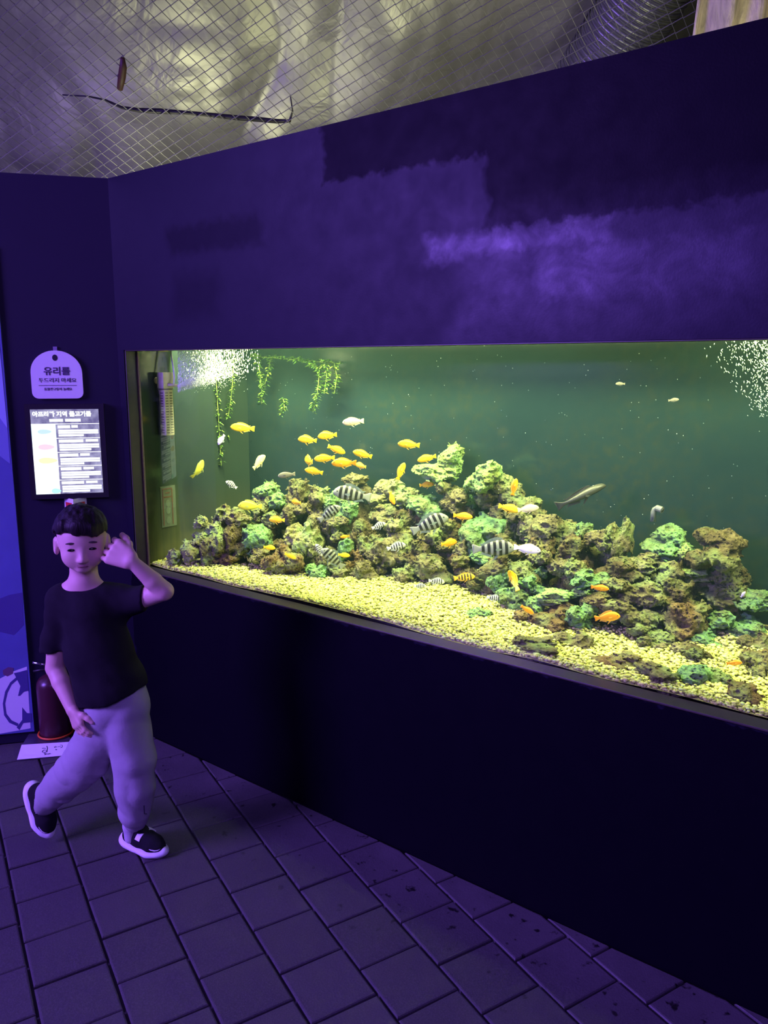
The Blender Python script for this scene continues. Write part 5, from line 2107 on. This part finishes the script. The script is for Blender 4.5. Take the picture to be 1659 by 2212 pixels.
# ---- shoes
mup = cloth('black_knit', (.008, .008, .010), (.014, .013, .018), 700)
msol = plain('white_foam_sole', (.74, .72, .76), .55)
mwhite = plain('white_strap', (.78, .76, .80), .5)
U = Field((-.125, -.06, -.005), (.13, .06, .135), .0035)
U.chain([(-.066, 0, .045), (-.01, 0, .042), (.055, -.003, .034), (.078, -.004, .030)], [.034, .037, .036, .026], .025)
U.chain([(-.060, 0, .05), (-.050, 0, .095)], [.034, .036], .02)
U.cone((-.035, 0, .07), (.02, 0, .05), .030, .028, .02)
X, Y, Z = U.grid()
U.F = np.maximum(U.F, .020 - Z)
U.cone((-.045, 0, .085), (-.043, 0, .14), .026, .030, .005, sub=True)
U.F = np.maximum(U.F, Z - .100 - .12 * (-X - .05)).astype(np.float32)
Vu, Qu = U.mesh()
So = Field((-.135, -.065, -.012), (.14, .065, .065), .0035)
So.chain([(-.078, 0, .017), (-.04, 0, .015), (.0, 0, .013), (.05, -.003, .013), (.080, -.004, .018)], [.040, .040, .038, .044, .034], .02, flat=((0, 0, 1), .42))
So.cone((-.092, 0, .030), (-.07, 0, .016), .026, .030, .02, flat=((0, 0, 1), .8))
So.cone((.085, -.003, .018), (.104, -.003, .026), .022, .012, .02)
X, Y, Z = So.grid()
So.F = np.maximum(So.F, -Z).astype(np.float32)
Vo, Qo = So.mesh()


def shoe(origin, fwd, up, nm='shoe'):
    """origin: world point under the middle of the sole"""
    R = axes(fwd, up)
    tw = lambda A: (np.asarray(A) @ R.T) * .88 + origin
    up_o = mesh_obj(nm, np_mesh(nm, tw(Vu), Qu), mup)
    under(up_o, boy)
    mesh_obj('sole', np_mesh('sole', tw(Vo), Qo), msol, up_o)
    # strap over the instep
    pts = []
    for a in np.linspace(-1.25, 1.25, 11):
        pts.append((.008 + .004 * a, math.sin(a) * .0430, .050 + math.cos(a) * .0355))
    st_ = MB()
    n0 = len(pts)
    v = [tw((x - .011, y, z)) for x, y, z in pts] + [tw((x + .011, y, z - .004)) for x, y, z in pts]
    v += [tw((x - .011, y * 1.06, z + .003)) for x, y, z in pts] + [tw((x + .011, y * 1.06, z - .001)) for x, y, z in pts]
    st_.v = [tuple(q) for q in v]
    for i in range(n0 - 1):
        st_.f += [[i, i + 1, n0 + i + 1, n0 + i], [2 * n0 + i, 3 * n0 + i, 3 * n0 + i + 1, 2 * n0 + i + 1],
                  [i, 2 * n0 + i, 2 * n0 + i + 1, i + 1], [n0 + i, n0 + i + 1, 3 * n0 + i + 1, 3 * n0 + i]]
    st_.f += [[0, n0, 3 * n0, 2 * n0], [n0 - 1, 3 * n0 - 1, 4 * n0 - 1, 2 * n0 - 1]]
    st_.build('strap', mwhite, up_o)
    # curved white tick on the outer side near the toe
    tk = [(.100, -.0180, .040), (.094, -.0270, .0365), (.084, -.0335, .0360), (.070, -.0400, .0390), (.054, -.0425, .0440)]
    MB().tube([tw(q) for q in tk], [.0004, .0020, .0026, .0018, .0005], 6).build('tick_mark', mwhite, up_o)
    return up_o


hz = at_z(262, 1830, 0); tz = at_z(338, 1858, 0)
fw = unit((tz - hz) * np.array([1, 1, 0]))
mid = (hz + tz) / 2 + np.array([0, 0, .001])
cfw = np.array([-fw[1], fw[0], 0])
if cfw @ FH < 0: cfw = -cfw
shoe(mid + cfw * .030, fw, np.array([0, 0, 1.0]))
# trailing shoe: heel lifted, standing on its toe
toe = at_z(104, 1817, .0)
heel = at_d(72, 1728, float((toe - CAM) @ FH) + .06)
f2 = unit(toe + np.array([0, 0, .012]) - heel)
u2 = unit(RH * .75 - FH * .55 + np.array([0, 0, .35]))
shoe(toe + np.array([0, 0, .030]) - f2 * .086 - u2 * .0, f2, u2)

# ================================================================== things at the netting
mslit = plain('dark_slit', (.012, .011, .014), .5)
cp = [(135, 205), (190, 208), (228, 216), (262, 232), (300, 238), (345, 240), (400, 243), (455, 248), (510, 254), (560, 258), (600, 262), (626, 261), (632, 240), (627, 205)]
cr = [.003, .004, .005, .007, .011, .013, .009, .010, .012, .012, .011, .008, .004, .003]
o = MB().tube([at_net(a, b_, -.015) for a, b_ in cp], cr, 8).build('slit', mslit, smooth=True)  # dark tube standing in for the shaded gap under a foil fold
tag(o, 'dark shaded gap under a fold of the foil', 'slit')
mrod = plain('rusty_rod', (.055, .018, .008), .6, noise=.4, scale=60)
rp = [(265, 126), (266, 145), (263, 168), (259, 192)]
o = MB().tube([at_net(a, b_, .02) for a, b_ in rp], [.010, .017, .018, .014], 10).build('rusty_bracket', mrod, smooth=True)
tag(o, 'short rust-brown rod hanging upright at the netting', 'rod')

# ---- ribbed flexible duct crossing behind the netting
mduct = plain('duct_foil', (.30, .31, .28), .42, .6, noise=.2, scale=8)
ax0, ax1 = at_net(1440, -90, -.24), at_net(1215, 270, -.24)
nrib = 34
duct = tag(empty('flexible_duct', tuple(ax0)), 'ribbed silver flexible duct slanting behind the netting', 'duct')
prof_p, prof_r = [], []
for k in range(nrib * 4 + 1):
    s_ = k / (nrib * 4)
    prof_p.append(ax0 + (ax1 - ax0) * s_ + NN * .02 * math.sin(s_ * math.pi))
    prof_r.append(.175 + .014 * math.cos(2 * math.pi * k / 4))
under(MB().tube(prof_p, prof_r, 32).build('sleeve', mduct, smooth=True), duct)
mrib = plain('duct_wire', (.20, .21, .19), .4, .5)
for k in range(nrib):
    c_ = prof_p[4 * k]
    tdir = unit(ax1 - ax0)
    u_ = unit(np.cross(tdir, [0, 0, 1.0])); w_ = np.cross(tdir, u_)
    ring = [c_ + .188 * (math.cos(a) * u_ + math.sin(a) * w_) for a in np.linspace(0, 2 * math.pi, 25)]
    under(MB().tube(ring, .004, 4, cap=False).build('rib', mrib), duct)

# ---- beige fibrous sheet at the far right behind the wall
t = NT('beige_fibre')
P = t.pos()
x, y, z = t.xyz(P)
cmb = t.n('ShaderNodeCombineXYZ')
t.set(cmb.inputs[0], t.math('MULTIPLY', x, 26)); t.set(cmb.inputs[1], t.math('MULTIPLY', y, 26)); t.set(cmb.inputs[2], t.math('MULTIPLY', z, 3.5))
f_ = t.noise(cmb.outputs[0], 1, 5, .6)
b = t.principled(Base_Color=t.ramp(f_, [(.3, (.26, .24, .14)), (.55, (.50, .45, .27)), (.75, (.66, .58, .36))]), Roughness=.8)
t.set(b.inputs['Normal'], t.bump(f_, .7, .03))
pl, prr = at_net(1482, 60, .16), at_net(1900, 60, .16)
ex_ = unit((prr - pl) * np.array([1, 1, 0])); L_ = float(np.linalg.norm((prr - pl)[:2]))
na2, nb2 = 60, 24
vv, ff = [], []
for i in range(na2):
    for j in range(nb2):
        s_, h_ = i / (na2 - 1), j / (nb2 - 1)
        q = pl + ex_ * L_ * s_ + np.array([0, 0, -.7 + 1.5 * h_]) + FH * (-.35 * h_ + .035 * math.sin(s_ * 38) + .03 * math.sin(s_ * 17 + h_ * 3))
        vv.append(q)
for i in range(na2 - 1):
    for j in range(nb2 - 1):
        a_ = i * nb2 + j
        ff.append((a_, a_ + nb2, a_ + nb2 + 1, a_ + 1))
o = build('fibre_sheet', vv, ff, t.m, smooth=True)
sm = o.modifiers.new('thickness', 'SOLIDIFY'); sm.thickness = .012
tag(o, 'beige fibrous hanging sheet with vertical folds at the end of the netting', 'sheet')

bpy.context.view_layer.update()
